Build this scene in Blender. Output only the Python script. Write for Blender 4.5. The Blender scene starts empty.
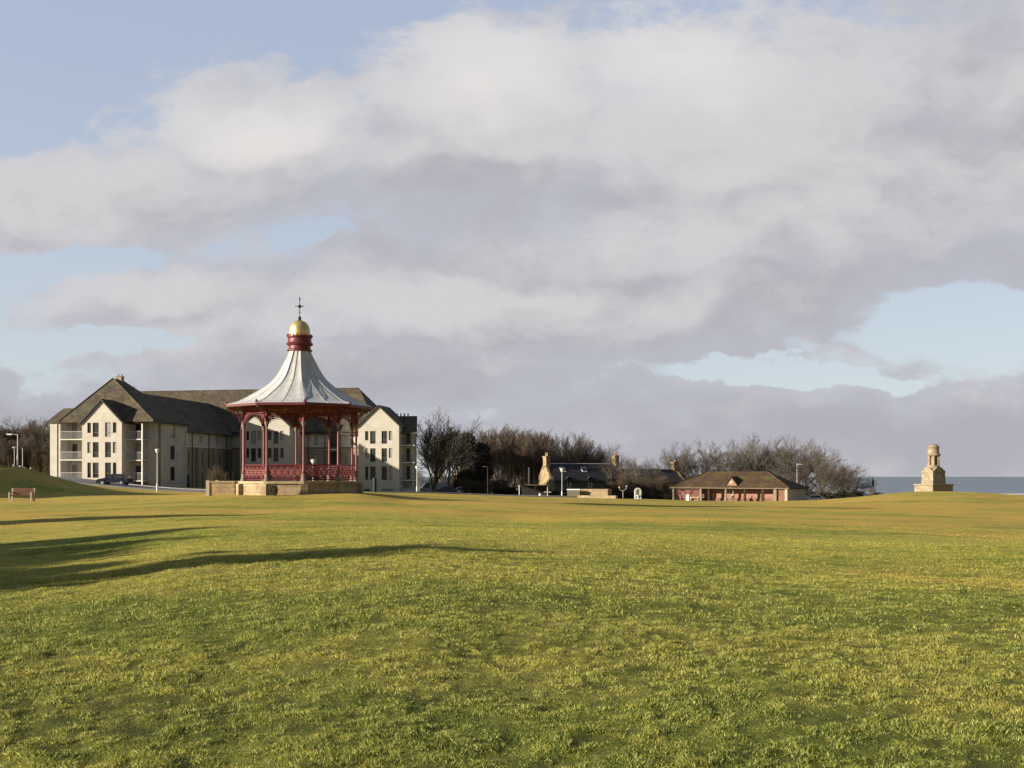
import bpy, math, random
import numpy as np
from mathutils import Vector, Matrix
R = math.radians
PI = math.pi
sc = bpy.context.scene
col = sc.collection
HOR = 476.5          # image row of the horizon, used when surveying the place from the photo
F = 1000.0
EYE = 1.6

# ------------------------------------------------------------------ helpers
class MB:
    """collects shapes into ONE mesh object"""
    def __init__(s): s.v = []; s.f = []
    def add(s, vs, fs):
        n = len(s.v); s.v += [tuple(p) for p in vs]; s.f += [tuple(i + n for i in f) for f in fs]; return s
    def box(s, c, d, rz=0.0, tilt=None):
        x, y, z = d[0]/2, d[1]/2, d[2]/2
        m = Matrix.Rotation(rz, 3, 'Z')
        if tilt is not None: m = m @ tilt
        c = Vector(c)
        vs = [c + m @ Vector((sx*x, sy*y, sz*z)) for sz in (-1, 1) for sy in (-1, 1) for sx in (-1, 1)]
        return s.add(vs, [(0, 2, 3, 1), (4, 5, 7, 6), (0, 1, 5, 4), (2, 6, 7, 3), (0, 4, 6, 2), (1, 3, 7, 5)])
    def span(s, x0, x1, y0, y1, z0, z1):
        return s.box(((x0+x1)/2, (y0+y1)/2, (z0+z1)/2), (abs(x1-x0), abs(y1-y0), abs(z1-z0)))
    def tube(s, a, b, ra, rb=None, n=8, cap=True):
        rb = ra if rb is None else rb
        a, b = Vector(a), Vector(b); d = (b-a)
        if d.length < 1e-6: return s
        d.normalize(); u = d.orthogonal().normalized(); w = d.cross(u)
        vs = []
        for c, r in ((a, ra), (b, rb)):
            for i in range(n):
                t = 2*PI*i/n; vs.append(c + (u*math.cos(t) + w*math.sin(t))*r)
        fs = [(i, (i+1) % n, n+(i+1) % n, n+i) for i in range(n)]
        if cap: fs += [tuple(range(n-1, -1, -1)), tuple(range(n, 2*n))]
        return s.add(vs, fs)
    def path(s, pts, r, n=6):
        for i in range(len(pts)-1):
            s.tube(pts[i], pts[i+1], r if not isinstance(r, (list, tuple)) else r[i], r if not isinstance(r, (list, tuple)) else r[i+1], n)
        return s
    def lathe(s, prof, n=24, c=(0, 0, 0), rot=0.0):
        vs = []; m = len(prof)
        for r, z in prof:
            for i in range(n):
                t = rot + 2*PI*i/n; vs.append((c[0]+r*math.cos(t), c[1]+r*math.sin(t), c[2]+z))
        fs = [(j*n+i, j*n+(i+1) % n, (j+1)*n+(i+1) % n, (j+1)*n+i) for j in range(m-1) for i in range(n)]
        if prof[0][0] > 1e-4: fs.append(tuple(range(n-1, -1, -1)))
        if prof[-1][0] > 1e-4: fs.append(tuple((m-1)*n+i for i in range(n)))
        return s.add(vs, fs)
    def slab(s, pts, t, down=None):
        """a polygon given thickness t (towards -normal, or along `down`)"""
        P = [Vector(p) for p in pts]
        nrm = (P[1]-P[0]).cross(P[2]-P[0]).normalized()
        if down is None:
            if nrm.z < 0: nrm = -nrm
            off = -nrm*t
        else: off = Vector(down)*t
        n = len(P); vs = P + [p+off for p in P]
        fs = [tuple(range(n)), tuple(range(2*n-1, n-1, -1))] + [(i, n+i, n+(i+1) % n, (i+1) % n) for i in range(n)]
        return s.add(vs, fs)
    def prism(s, prof, y0, y1):
        """profile in x-z, extruded along y"""
        n = len(prof)
        vs = [(x, y0, z) for x, z in prof] + [(x, y1, z) for x, z in prof]
        return s.add(vs, [tuple(range(n)), tuple(range(2*n-1, n-1, -1))] + [(i, n+i, n+(i+1) % n, (i+1) % n) for i in range(n)])
    def ring(s, c, r, thick, axis_u, axis_v, n=10, m=4):
        c = Vector(c); u = Vector(axis_u); v = Vector(axis_v)
        pts = [c + u*(r*math.cos(2*PI*i/n)) + v*(r*math.sin(2*PI*i/n)) for i in range(n+1)]
        return s.path(pts, thick, m)
    def blob(s, c, d, n=10, m=6):
        vs = []; c = Vector(c)
        for j in range(m+1):
            ph = PI*j/m
            for i in range(n):
                t = 2*PI*i/n
                vs.append(c + Vector((d[0]*math.sin(ph)*math.cos(t), d[1]*math.sin(ph)*math.sin(t), -d[2]*math.cos(ph))))
        return s.add(vs, [(j*n+i, j*n+(i+1) % n, (j+1)*n+(i+1) % n, (j+1)*n+i) for j in range(m) for i in range(n)])
    def build(s, name, mat, parent=None, smooth=False, bevel=0.0):
        me = bpy.data.meshes.new(name); me.from_pydata(s.v, [], s.f)
        import bmesh
        bm = bmesh.new(); bm.from_mesh(me)
        if smooth: bmesh.ops.remove_doubles(bm, verts=bm.verts, dist=1e-4)
        bmesh.ops.recalc_face_normals(bm, faces=bm.faces)
        bm.to_mesh(me); bm.free()
        me.materials.append(mat)
        if smooth:
            me.polygons.foreach_set('use_smooth', [True]*len(me.polygons))
            try: me.set_sharp_from_angle(angle=R(40))
            except Exception: pass
        o = bpy.data.objects.new(name, me); col.objects.link(o)
        if parent is not None: o.parent = parent
        if bevel:
            b = o.modifiers.new('bevel', 'BEVEL'); b.width = bevel; b.segments = 2; b.limit_method = 'ANGLE'
        return o

def thing(name, label, cat, loc=(0, 0, 0), rz=0.0, group=None):
    o = bpy.data.objects.new(name, None); o.empty_display_size = 0.3; col.objects.link(o)
    o.location = loc; o.rotation_euler = (0, 0, rz); o['label'] = label; o['category'] = cat
    if group: o['group'] = group
    return o
def tag(o, label=None, cat=None, group=None, kind=None):
    for k, v in (('label', label), ('category', cat), ('group', group), ('kind', kind)):
        if v: o[k] = v
    return o
def dup(root, loc, rz=0.0, label=None, scale=None):
    r = root.copy(); col.objects.link(r); r.location = loc; r.rotation_euler = (0, 0, rz)
    if scale: r.scale = scale
    if label: r['label'] = label
    for ch in list(root.children):
        c = ch.copy(); col.objects.link(c); c.parent = r
        for g in list(ch.children):
            d = g.copy(); col.objects.link(d); d.parent = c
    return r

# ------------------------------------------------------------------ materials
def nodemat(name):
    m = bpy.data.materials.new(name); m.use_nodes = True
    nt = m.node_tree; nt.nodes.clear()
    out = nt.nodes.new('ShaderNodeOutputMaterial'); b = nt.nodes.new('ShaderNodeBsdfPrincipled')
    nt.links.new(b.outputs[0], out.inputs[0]); return m, nt, b
def nd(nt, t, ins=None, **kw):
    n = nt.nodes.new(t)
    for k, v in kw.items(): setattr(n, k, v)
    for k, v in (ins or {}).items():
        s = n.inputs[k]
        if isinstance(v, bpy.types.NodeSocket): nt.links.new(v, s)
        else: s.default_value = v
    return n
def mth(nt, op, a, b=0.0, c=None, clamp=False):
    n = nd(nt, 'ShaderNodeMath', {0: a, 1: b}, operation=op, use_clamp=clamp)
    if c is not None:
        if isinstance(c, bpy.types.NodeSocket): nt.links.new(c, n.inputs[2])
        else: n.inputs[2].default_value = c
    return n.outputs[0]
def mix(nt, f, a, b, blend='MIX'):
    n = nt.nodes.new('ShaderNodeMix'); n.data_type = 'RGBA'; n.blend_type = blend
    for i, v in ((0, f), (6, a), (7, b)):
        if isinstance(v, bpy.types.NodeSocket): nt.links.new(v, n.inputs[i])
        else: n.inputs[i].default_value = v if i == 0 else (tuple(v)+(1,) if len(v) == 3 else v)
    return n.outputs[2]
def ramp(nt, f, stops):
    n = nt.nodes.new('ShaderNodeValToRGB'); nt.links.new(f, n.inputs[0])
    cr = n.color_ramp
    while len(cr.elements) < len(stops): cr.elements.new(0.5)
    for e, (p, c) in zip(cr.elements, stops):
        e.position = p; e.color = tuple(c)+(1,) if len(c) == 3 else c
    return n.outputs[0]
def noise(nt, vec, scale, detail=4, rough=0.55, out='Fac'):
    n = nd(nt, 'ShaderNodeTexNoise', {'Vector': vec, 'Scale': scale, 'Detail': detail, 'Roughness': rough}); return n.outputs[out]
def obj_co(nt): return nt.nodes.new('ShaderNodeTexCoord').outputs['Object']
def geo_pos(nt): return nt.nodes.new('ShaderNodeNewGeometry').outputs['Position']
def bump(nt, b, h, strength=0.4, dist=0.02):
    n = nd(nt, 'ShaderNodeBump', {'Height': h, 'Strength': strength, 'Distance': dist}); nt.links.new(n.outputs[0], b.inputs['Normal'])

def mottled(name, c1, c2, scale=2.0, rough=0.85, bmp=0.3, fine=30.0, spec=0.3, metal=0.0, stretch=None):
    m, nt, b = nodemat(name); co = obj_co(nt)
    if stretch:
        mp = nd(nt, 'ShaderNodeMapping', {'Vector': co, 'Scale': stretch}); co2 = mp.outputs[0]
    else: co2 = co
    n1 = noise(nt, co2, scale, 6, 0.65); n2 = noise(nt, co, fine, 3)
    f = mth(nt, 'ADD', mth(nt, 'MULTIPLY', n1, 0.75), mth(nt, 'MULTIPLY', n2, 0.25))
    c = ramp(nt, f, [(0.36, c1), (0.62, c2)])
    nt.links.new(c, b.inputs['Base Color']); b.inputs['Roughness'].default_value = rough
    b.inputs['Specular IOR Level'].default_value = spec; b.inputs['Metallic'].default_value = metal
    if bmp: bump(nt, b, n2, bmp, 0.02)
    return m
def coursed(name, c1, c2, mortar, bw=0.5, bh=0.22, rough=0.9, bmp=0.5, offset=0.5, msize=0.015, moss=None, rows_axis='Z', mossamt=0.5):
    """stone, brick or tile courses; object coordinates, courses stacked along z"""
    m, nt, b = nodemat(name); co = obj_co(nt)
    sep = nd(nt, 'ShaderNodeSeparateXYZ', {0: co})
    hx = mth(nt, 'ADD', sep.outputs[0], sep.outputs[1])
    cmb = nd(nt, 'ShaderNodeCombineXYZ', {0: hx, 1: sep.outputs[2]})
    br = nd(nt, 'ShaderNodeTexBrick', {'Vector': cmb.outputs[0], 'Color1': tuple(c1)+(1,), 'Color2': tuple(c2)+(1,), 'Mortar': tuple(mortar)+(1,),
            'Scale': 1.0, 'Mortar Size': msize, 'Mortar Smooth': 0.2, 'Bias': 0.0, 'Brick Width': bw, 'Row Height': bh})
    br.offset = offset
    n1 = noise(nt, co, 1.3, 6, 0.7)
    dark = mix(nt, 1.0, br.outputs['Color'], ramp(nt, n1, [(0.3, (.55, .55, .55)), (0.7, (1.15, 1.12, 1.08))]), 'MULTIPLY')
    if moss:
        n2 = noise(nt, co, 0.55, 7, 0.75)
        dark = mix(nt, mth(nt, 'MULTIPLY', ramp_f(nt, n2, 0.46, 0.62), mossamt), dark, moss)
    nt.links.new(dark, b.inputs['Base Color']); b.inputs['Roughness'].default_value = rough
    b.inputs['Specular IOR Level'].default_value = 0.25
    h = mth(nt, 'ADD', mth(nt, 'MULTIPLY', br.outputs['Fac'], -1.0), mth(nt, 'MULTIPLY', noise(nt, co, 14, 4), 0.5))
    bump(nt, b, h, bmp, 0.03)
    return m
def ramp_f(nt, f, a, b_):
    n = nd(nt, 'ShaderNodeMapRange', {'Value': f, 'From Min': a, 'From Max': b_}); n.interpolation_type = 'SMOOTHSTEP'; return n.outputs[0]

M = {}
M['cream_harl'] = mottled('cream_harl', (.43, .405, .355), (.54, .51, .455), .8, bmp=.5, fine=25)
M['brown_harl'] = mottled('brown_harl', (.25, .215, .16), (.33, .285, .215), .8, bmp=.5, fine=25)
M['grey_harl'] = mottled('grey_harl', (.36, .35, .33), (.47, .455, .42), .7, bmp=.5, fine=25)
M['tile'] = coursed('roof_tile', (.085, .07, .055), (.14, .118, .09), (.04, .033, .025), .3, .2, moss=(.15, .135, .075), mossamt=.5, bmp=.8)
M['white_paint'] = mottled('white_paint', (.70, .70, .68), (.80, .80, .78), 4, rough=.5, bmp=0)
M['dark_trim'] = mottled('dark_trim', (.02, .02, .022), (.035, .033, .032), 4, rough=.6, bmp=0)
M['frame'] = mottled('window_frame_paint', (.13, .12, .105), (.18, .165, .145), 4, rough=.5, bmp=0)
M['brown_frame'] = mottled('brown_frame_paint', (.06, .04, .03), (.09, .06, .045), 4, rough=.5, bmp=0)
m, nt, b = nodemat('window_glass'); M['glass'] = m
co = geo_pos(nt); n1 = noise(nt, co, 0.5, 2)
nt.links.new(ramp(nt, n1, [(.35, (.012, .013, .014)), (.7, (.07, .072, .068))]), b.inputs['Base Color'])
b.inputs['Roughness'].default_value = .12; b.inputs['Specular IOR Level'].default_value = .5
M['curtain_glass'] = mottled('curtained_window_glass', (.22, .22, .2), (.36, .36, .33), 3, rough=.2, bmp=0, spec=.5)
M['rail'] = mottled('balcony_metal', (.45, .46, .46), (.6, .6, .6), 5, rough=.5, bmp=0)
M['dark_rail'] = mottled('dark_balcony_metal', (.06, .06, .07), (.1, .1, .1), 5, rough=.5, bmp=0)
M['slab'] = mottled('balcony_slab_paint', (.55, .54, .50), (.68, .67, .62), 2, rough=.8)
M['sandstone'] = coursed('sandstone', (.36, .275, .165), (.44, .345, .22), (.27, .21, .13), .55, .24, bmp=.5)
M['pale_sandstone'] = coursed('pale_sandstone', (.36, .28, .18), (.45, .36, .24), (.27, .22, .15), .9, .34, bmp=.4)
M['monument_stone'] = coursed('monument_stone', (.28, .24, .175), (.37, .32, .24), (.21, .18, .13), .8, .36, bmp=.4, moss=(.26, .22, .13), mossamt=.5)
M['slate'] = coursed('slate', (.035, .036, .042), (.055, .056, .062), (.02, .02, .022), .3, .18, rough=.6, bmp=.6)
M['red_paint'] = mottled('red_ironwork_paint', (.10, .02, .026), (.15, .03, .038), 5, rough=.45, bmp=.1)
M['pink_paint'] = mottled('faded_pink_paint', (.19, .05, .055), (.29, .10, .10), 6, rough=.5, bmp=.1)
M['maroon'] = mottled('maroon_paint', (.12, .02, .025), (.18, .03, .035), 5, rough=.5, bmp=.1)
M['gold'] = mottled('gilded_metal', (.50, .38, .16), (.70, .56, .28), 2.5, rough=.45, bmp=.2, metal=.75, spec=.5)
M['iron'] = mottled('dark_iron', (.03, .028, .025), (.06, .05, .04), 6, rough=.5, bmp=0)
M['ceiling'] = mottled('canopy_boards', (.05, .035, .025), (.09, .06, .04), 3, rough=.8)
# metal sheet roof: pale paint with streaks running down
M['roof_metal'] = mottled('painted_sheet_roof', (.38, .39, .40), (.52, .525, .525), 1.4, rough=.6, bmp=.12, fine=9, spec=.5, stretch=(2.5, 2.5, .5))
M['brick'] = coursed('red_brick', (.17, .06, .042), (.23, .09, .062), (.34, .26, .2), .225, .075, bmp=.3, msize=.008)
M['pink_render'] = mottled('pink_render', (.24, .13, .095), (.30, .17, .125), 1.5, bmp=.3)
M['pav_tile'] = coursed('pavilion_tile', (.075, .045, .032), (.115, .065, .045), (.04, .025, .018), .3, .2, moss=(.09, .085, .025), mossamt=.95, bmp=.8)
M['cream_paint'] = mottled('cream_paint', (.34, .30, .235), (.43, .38, .3), 3, rough=.7, bmp=.1)
M['timber'] = mottled('dark_timber', (.018, .012, .009), (.04, .026, .018), 5, rough=.8, bmp=.3)
M['bench_wood'] = mottled('bench_wood', (.12, .05, .032), (.19, .08, .05), 4, rough=.7, bmp=.3)
M['bench_end'] = mottled('pale_bench_end', (.40, .36, .29), (.52, .48, .4), 4, rough=.8, bmp=.2)
M['galv'] = mottled('galvanised_steel', (.50, .51, .51), (.62, .62, .60), 4, rough=.5, bmp=0)
M['lamp_glass'] = mottled('lamp_lens', (.75, .75, .72), (.82, .82, .79), 4, rough=.3, bmp=0)
M['asphalt'] = mottled('asphalt', (.13, .135, .15), (.20, .205, .22), .6, bmp=.3, fine=60)
M['concrete'] = mottled('concrete', (.36, .35, .33), (.48, .46, .43), 1.2, bmp=.3)
M['bark'] = mottled('bark', (.085, .07, .055), (.16, .135, .105), 1.2, rough=.95, bmp=.5)
M['bark_pale'] = mottled('pale_bark', (.20, .17, .11), (.33, .29, .2), 1.2, rough=.95, bmp=.5)
M['twig'] = mottled('twigs', (.075, .06, .048), (.13, .108, .085), .8, rough=.95, bmp=0)
M['twig_red'] = mottled('reddish_twigs', (.075, .055, .04), (.135, .10, .072), .8, rough=.95, bmp=0)
M['twig_grey'] = mottled('grey_twigs', (.095, .086, .076), (.165, .15, .133), .8, rough=.95, bmp=0)
M['evergreen'] = mottled('evergreen_leaves', (.035, .03, .02), (.075, .062, .042), .8, rough=.8, bmp=0)
M['scrub'] = mottled('scrub_twigs', (.07, .052, .034), (.14, .11, .07), .8, rough=.95, bmp=0)
M['hedge'] = mottled('hedge_leaves', (.02, .022, .012), (.045, .04, .022), .8, rough=.9, bmp=0)
def paint(name, c, rough=.25):
    m, nt, b = nodemat(name); co = obj_co(nt); n1 = noise(nt, co, 5, 4)
    nt.links.new(ramp(nt, n1, [(.3, tuple(x*.85 for x in c)), (.7, c)]), b.inputs['Base Color'])
    b.inputs['Roughness'].default_value = rough; b.inputs['Coat Weight'].default_value = .5; return m
M['car_blue'] = paint('dark_blue_car_paint', (.009, .009, .03)); M['car_white'] = paint('white_car_paint', (.78, .78, .78))
M['car_grey'] = paint('grey_car_paint', (.30, .31, .32)); M['car_black'] = paint('black_car_paint', (.02, .02, .022))
M['rubber'] = mottled('rubber', (.015, .015, .015), (.03, .03, .03), 8, rough=.9, bmp=0)
M['alloy'] = mottled('alloy', (.4, .4, .4), (.5, .5, .5), 8, rough=.35, bmp=0, metal=.8)
M['headlight'] = mottled('lamp_cluster', (.6, .6, .6), (.75, .75, .75), 8, rough=.2, bmp=0)
M['taillight'] = mottled('tail_lamp', (.3, .01, .01), (.4, .02, .02), 8, rough=.3, bmp=0)
M['skin'] = mottled('skin', (.45, .27, .2), (.55, .34, .26), 8, rough=.6, bmp=0)
M['dark_cloth'] = mottled('dark_cloth', (.012, .013, .016), (.03, .03, .035), 8, rough=.9, bmp=.2)
M['white_cloth'] = mottled('white_cloth', (.65, .65, .65), (.75, .75, .74), 8, rough=.9, bmp=.2)
M['hair'] = mottled('hair', (.03, .02, .015), (.06, .04, .03), 20, rough=.8, bmp=.2)
M['weathered_cream'] = mottled('weathered_cream_paint', (.17, .14, .105), (.24, .205, .155), 2, rough=.8, bmp=.1)
M['sand'] = mottled('sand', (.50, .47, .42), (.62, .59, .54), .05, rough=.95, bmp=.1)

# ------------------------------------------------------------------ terrain
def nz(x, y, seed=0):
    """smooth value noise, vectorised"""
    xi = np.floor(x).astype(np.int64); yi = np.floor(y).astype(np.int64)
    fx = x-xi; fy = y-yi; fx = fx*fx*(3-2*fx); fy = fy*fy*(3-2*fy)
    def h(a, b):
        n = (a*374761393 + b*668265263 + seed*974634777) & 0x7fffffff
        n = ((n ^ (n >> 13))*1274126177) & 0x7fffffff
        return ((n ^ (n >> 16)) & 0xffff)/65535.0
    return (h(xi, yi)*(1-fx)+h(xi+1, yi)*fx)*(1-fy) + (h(xi, yi+1)*(1-fx)+h(xi+1, yi+1)*fx)*fy
# survey: (bearing as image column, distance, height or image row 'p')
S = []
def sv(px, Y, z=None, py=None):
    if z is None: z = EYE - (py-HOR)/F*Y
    S.append((math.atan2(px-512, F), math.log(Y), z))
for px in (-900, -300, 0, 250, 512, 760, 1024, 1500, 2400):
    sv(px, 3, 0.0); sv(px, 9, 0.0)
for px, Y, z in ((-300, 16, .3), (0, 15.5, .0), (200, 16.1, .30), (420, 17.5, .43), (640, 19, .22), (760, 16, .05), (1024, 16, .05), (1500, 16, 0),
                 (-300, 26, .3), (0, 26, -.12), (200, 28, .30), (380, 28, .30), (512, 26, .25), (760, 26, 0), (1024, 26, -.1), (1500, 26, 0),
                 (0, 40, .05), (250, 40, .18), (512, 38, .0), (760, 38, -.1), (1024, 38, -.35), (1500, 38, -.3), (-300, 38, .6),
                 (-300, 60, .8), (1500, 60, -.6), (-300, 100, 3), (1500, 120, -1), (2400, 60, -.5), (-900, 60, 1.5), (2400, 150, -1), (-900, 150, 2),
                 (-300, 200, 3), (1500, 240, -6), (2400, 300, -6), (-900, 300, 3)):
    sv(px, Y, z)
for px, Y, py in ((0, 55, 505), (150, 52, 502), (300, 50, 501), (400, 55, 501), (512, 55, 504), (650, 55, 508), (760, 55, 511), (900, 55, 515), (1024, 55, 519),
                  (230, 59, 493.6), (300, 59, 492.2), (360, 59, 492.2), (300, 66, 491.4),
                  (22, 71, 501), (110, 70, 499), (160, 75, 496), (450, 75, 497.5), (560, 80, 501), (680, 80, 504.5), (780, 80, 506), (900, 80, 507), (1024, 80, 509),
                  (300, 90, 490.5), (400, 100, 493.2), (450, 110, 494.2), (512, 110, 497), (580, 110, 499.5), (650, 115, 501), (740, 115, 503), (820, 105, 502), (870, 100, 499),
                  (1024, 100, 500), (900, 103, 496.5), (960, 104, 496),
                  (-60, 95, 467), (0, 95, 468.5), (18, 95, 468), (35, 95, 472), (55, 95, 480), (80, 97, 487), (110, 100, 491), (160, 105, 493.3), (215, 105, 493.5),
                  (-60, 84, 488), (0, 84, 494), (40, 84, 496), (90, 84, 495.5), (-60, 75, 499),
                  (-60, 108, 467.5), (0, 108, 468.5), (30, 110, 472),
                  (60, 130, 480.5), (90, 126, 484.5), (120, 124, 487.8), (150, 122, 490.8), (200, 122, 492.8), (240, 120, 493),
                  (50, 140, 479.6), (100, 137, 481.4), (150, 142, 485.6), (200, 150, 487.8), (235, 155, 489), (300, 155, 491), (380, 152, 492.6), (420, 155, 492.8),
                  (300, 130, 492), (512, 150, 496.5), (560, 155, 497.3), (600, 150, 498.5), (650, 150, 499.2), (690, 160, 500.6), (740, 163, 501.7), (800, 160, 502.2),
                  (840, 135, 498.5), (880, 126, 494), (905, 129, 491.9), (933, 130, 491.4), (960, 128, 491.9), (1000, 122, 493.8), (1024, 115, 495.5), (1080, 110, 500),
                  (840, 165, 500.5), (900, 165, 500), (960, 165, 503), (1024, 165, 506), (1080, 165, 508)):
    sv(px, Y, None, py)
for px, Y, z in ((0, 170, 1.4), (60, 170, 1.2), (200, 200, 0), (400, 200, -1.5), (512, 200, -2.8), (600, 210, -3.6), (740, 210, -4.5), (900, 230, -7), (1024, 230, -7),
                 (0, 260, 1), (200, 300, -2), (512, 300, -5), (740, 300, -7), (1024, 300, -9)):
    sv(px, Y, z)
SA = np.array(S); KS = 1.6
_P = np.column_stack([SA[:, 0]*KS*2.2, SA[:, 1]])
def _phi(r2): return np.sqrt(r2 + 0.0009)
_A = _phi(((_P[:, None, :]-_P[None, :, :])**2).sum(-1))
_n = len(_P)
_big = np.zeros((_n+3, _n+3)); _big[:_n, :_n] = _A - 0.004*np.eye(_n)
_big[:_n, _n] = 1; _big[:_n, _n+1:] = _P; _big[_n, :_n] = 1; _big[_n+1:, :_n] = _P.T
_w = np.linalg.solve(_big, np.concatenate([SA[:, 2], np.zeros(3)]))
def sstep(a, b, x): t = np.clip((x-a)/(b-a), 0, 1); return t*t*(3-2*t)
def ground(x, y):
    x = np.atleast_1d(np.asarray(x, float)); y = np.atleast_1d(np.asarray(y, float))
    yy = np.maximum(y, 1.0); Yd = np.maximum(np.where(y > 1, yy, 1.0), 2.0)
    be = np.arctan2(x, np.maximum(y, 1e-3)); be_c = np.clip(be, -1.05, 1.1)
    Yc = np.clip(np.where(np.abs(be) > 1.05, np.hypot(x, y)*0.5, Yd), 2.5, 330)
    q = np.column_stack([be_c*KS*2.2, np.log(Yc)])
    z = np.empty(len(x))
    for i in range(0, len(x), 20000):
        d2 = ((q[i:i+20000, None, :]-_P[None, :, :])**2).sum(-1)
        z[i:i+20000] = _phi(d2) @ _w[:_n] + _w[_n] + q[i:i+20000] @ _w[_n+1:]
    # behind the camera the ground settles to a plain
    z = z*(sstep(-12, 2, y)) + 0.0
    # towards the sea everything falls to the shore
    d = y*0.97 + x*0.25
    f = sstep(250, 420, d); z = z*(1-f) + (-16.0)*f
    # features: the grassed bank left of the picture and small swells in the lawn
    r = np.hypot(x, y)
    z += 0.10*(nz(x/9.0, y/9.0, 3)-.5)*sstep(6, 20, r)*(1-sstep(150, 260, r))
    z += 0.05*(nz(x/2.6, y/2.6, 7)-.5)*(1-sstep(60, 120, r))
    for cx, cy, a, sx, sy, rot in FEATURES:
        dx = x-cx; dy = y-cy; c, s_ = math.cos(rot), math.sin(rot)
        u = (dx*c+dy*s_)/sx; v = (-dx*s_+dy*c)/sy
        z += a*np.exp(-(u*u+v*v))
    return z
FEATURES = []
def gz(x, y): return float(ground([x], [y])[0])
def at(px, Y, py=None):
    x = (px-512)/F*Y
    return Vector((x, Y, gz(x, Y) if py is None else EYE-(py-HOR)/F*Y))

# ground sheet: rings round the viewpoint, fine ahead and near, coarse elsewhere
th = np.concatenate([np.linspace(-180, -42, 60, endpoint=False), np.linspace(-42, 42, 520, endpoint=False), np.linspace(42, 180, 60, endpoint=False)])*PI/180
rr = np.concatenate([np.geomspace(.6, 14, 150, endpoint=False), np.geomspace(14, 260, 330, endpoint=False), np.geomspace(260, 4000, 50)])
X = (rr[:, None]*np.sin(th)[None, :]).ravel(); Y_ = (rr[:, None]*np.cos(th)[None, :]).ravel()
Z = ground(X, Y_)
rr2 = np.hypot(X, Y_)
near = (1-sstep(14, 32, rr2))
Z += near*(0.035*(nz(X/.34, Y_/.34, 11)-.5) + 0.022*(nz(X/.13, Y_/.13, 12)-.5))
nt_, nr = len(th), len(rr)
I = np.arange(nr-1)[:, None]*nt_; J = np.arange(nt_)[None, :]; J2 = (np.arange(nt_)+1) % nt_
quads = np.stack([I+J, I+J2[None, :], I+nt_+J2[None, :], I+nt_+J], -1).reshape(-1, 4)
def mesh_np(name, verts, faces, k):
    me = bpy.data.meshes.new(name)
    me.vertices.add(len(verts)); me.vertices.foreach_set('co', np.asarray(verts, np.float32).ravel())
    nf = len(faces); me.loops.add(nf*k); me.polygons.add(nf)
    me.loops.foreach_set('vertex_index', np.asarray(faces, np.int32).ravel())
    me.polygons.foreach_set('loop_start', np.arange(0, nf*k, k, dtype=np.int32))
    me.update(calc_edges=True); return me
cen = len(X)
verts = np.column_stack([X, Y_, Z]); me = mesh_np('lawn', verts, quads, 4)
me.polygons.foreach_set('use_smooth', [True]*len(me.polygons)); me.validate()
PATCHES = [(2.62, 12.6, .30, .17), (.62, 12.0, .34, .12), (1.5, 11.2, .10, .06), (-1.9, 14.2, .3, .1), (1.05, 8.3, .16, .10), (3.3, 9.4, .22, .09), (-3.9, 8.9, .2, .08)]
def bare(x, y):
    """small hollows in the turf where the thatch and soil show"""
    p = .75*sstep(.60, .82, nz(x/.075+y*.3, y/.085, 41)*.55 + nz(x/.33, y/.4, 42)*.3 + nz(x/2.3, y/2.3, 43)*.25)
    p = p*(1-.85*sstep(8, 17, np.hypot(x, y)))
    for cx, cy, rx, ry in PATCHES:
        d = np.hypot((x-cx)/rx, (y-cy)/ry) + .5*(nz(x/.08, y/.08, 44)-.5); p = np.maximum(p, .9*(1-sstep(.6, 1.15, d)))
    return p
at0 = me.attributes.new('bare', 'FLOAT', 'POINT'); at0.data.foreach_set('value', (.7*bare(X, Y_)*(1-sstep(18, 26, rr2))).astype(np.float32))
# ---- turf colouring shared by the sheet and the blades
def turf_colour(nt, pos, blade=False):
    big = noise(nt, nd(nt, 'ShaderNodeMapping', {'Vector': pos, 'Scale': (.7, 1.6, 1), 'Rotation': (0, 0, .12)}).outputs[0], .06, 4, .62)
    big2 = noise(nt, nd(nt, 'ShaderNodeMapping', {'Vector': pos, 'Scale': (.6, 1.4, 1), 'Location': (31, 17, 0), 'Rotation': (0, 0, -.1)}).outputs[0], .11, 4, .62)
    mid = noise(nt, pos, .45, 5, .7); sm = noise(nt, pos, 2.6, 5, .75); fi = noise(nt, pos, 13, 4, .75)
    green = mix(nt, ramp_f(nt, sm, .35, .65), (.115, .15, .021), (.21, .24, .042))
    yel = mix(nt, ramp_f(nt, fi, .3, .7), (.29, .27, .05), (.43, .385, .09))
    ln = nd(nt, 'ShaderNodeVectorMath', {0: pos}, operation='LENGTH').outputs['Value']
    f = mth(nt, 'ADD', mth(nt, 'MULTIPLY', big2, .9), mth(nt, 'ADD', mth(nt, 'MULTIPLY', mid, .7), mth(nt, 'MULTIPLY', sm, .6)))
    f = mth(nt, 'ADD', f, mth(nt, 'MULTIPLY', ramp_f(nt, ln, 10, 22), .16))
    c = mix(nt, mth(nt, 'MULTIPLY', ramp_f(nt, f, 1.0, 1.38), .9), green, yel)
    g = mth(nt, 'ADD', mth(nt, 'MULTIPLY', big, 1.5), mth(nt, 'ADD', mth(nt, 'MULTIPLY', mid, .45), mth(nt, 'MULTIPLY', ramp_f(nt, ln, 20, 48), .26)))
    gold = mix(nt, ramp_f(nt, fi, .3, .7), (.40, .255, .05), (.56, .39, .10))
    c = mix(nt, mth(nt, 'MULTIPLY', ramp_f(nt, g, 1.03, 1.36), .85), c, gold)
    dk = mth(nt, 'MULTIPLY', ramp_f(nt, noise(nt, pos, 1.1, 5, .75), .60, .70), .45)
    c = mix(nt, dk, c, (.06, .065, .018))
    return c, sm, fi
m, nt, b = nodemat('turf'); M['turf'] = m
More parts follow.
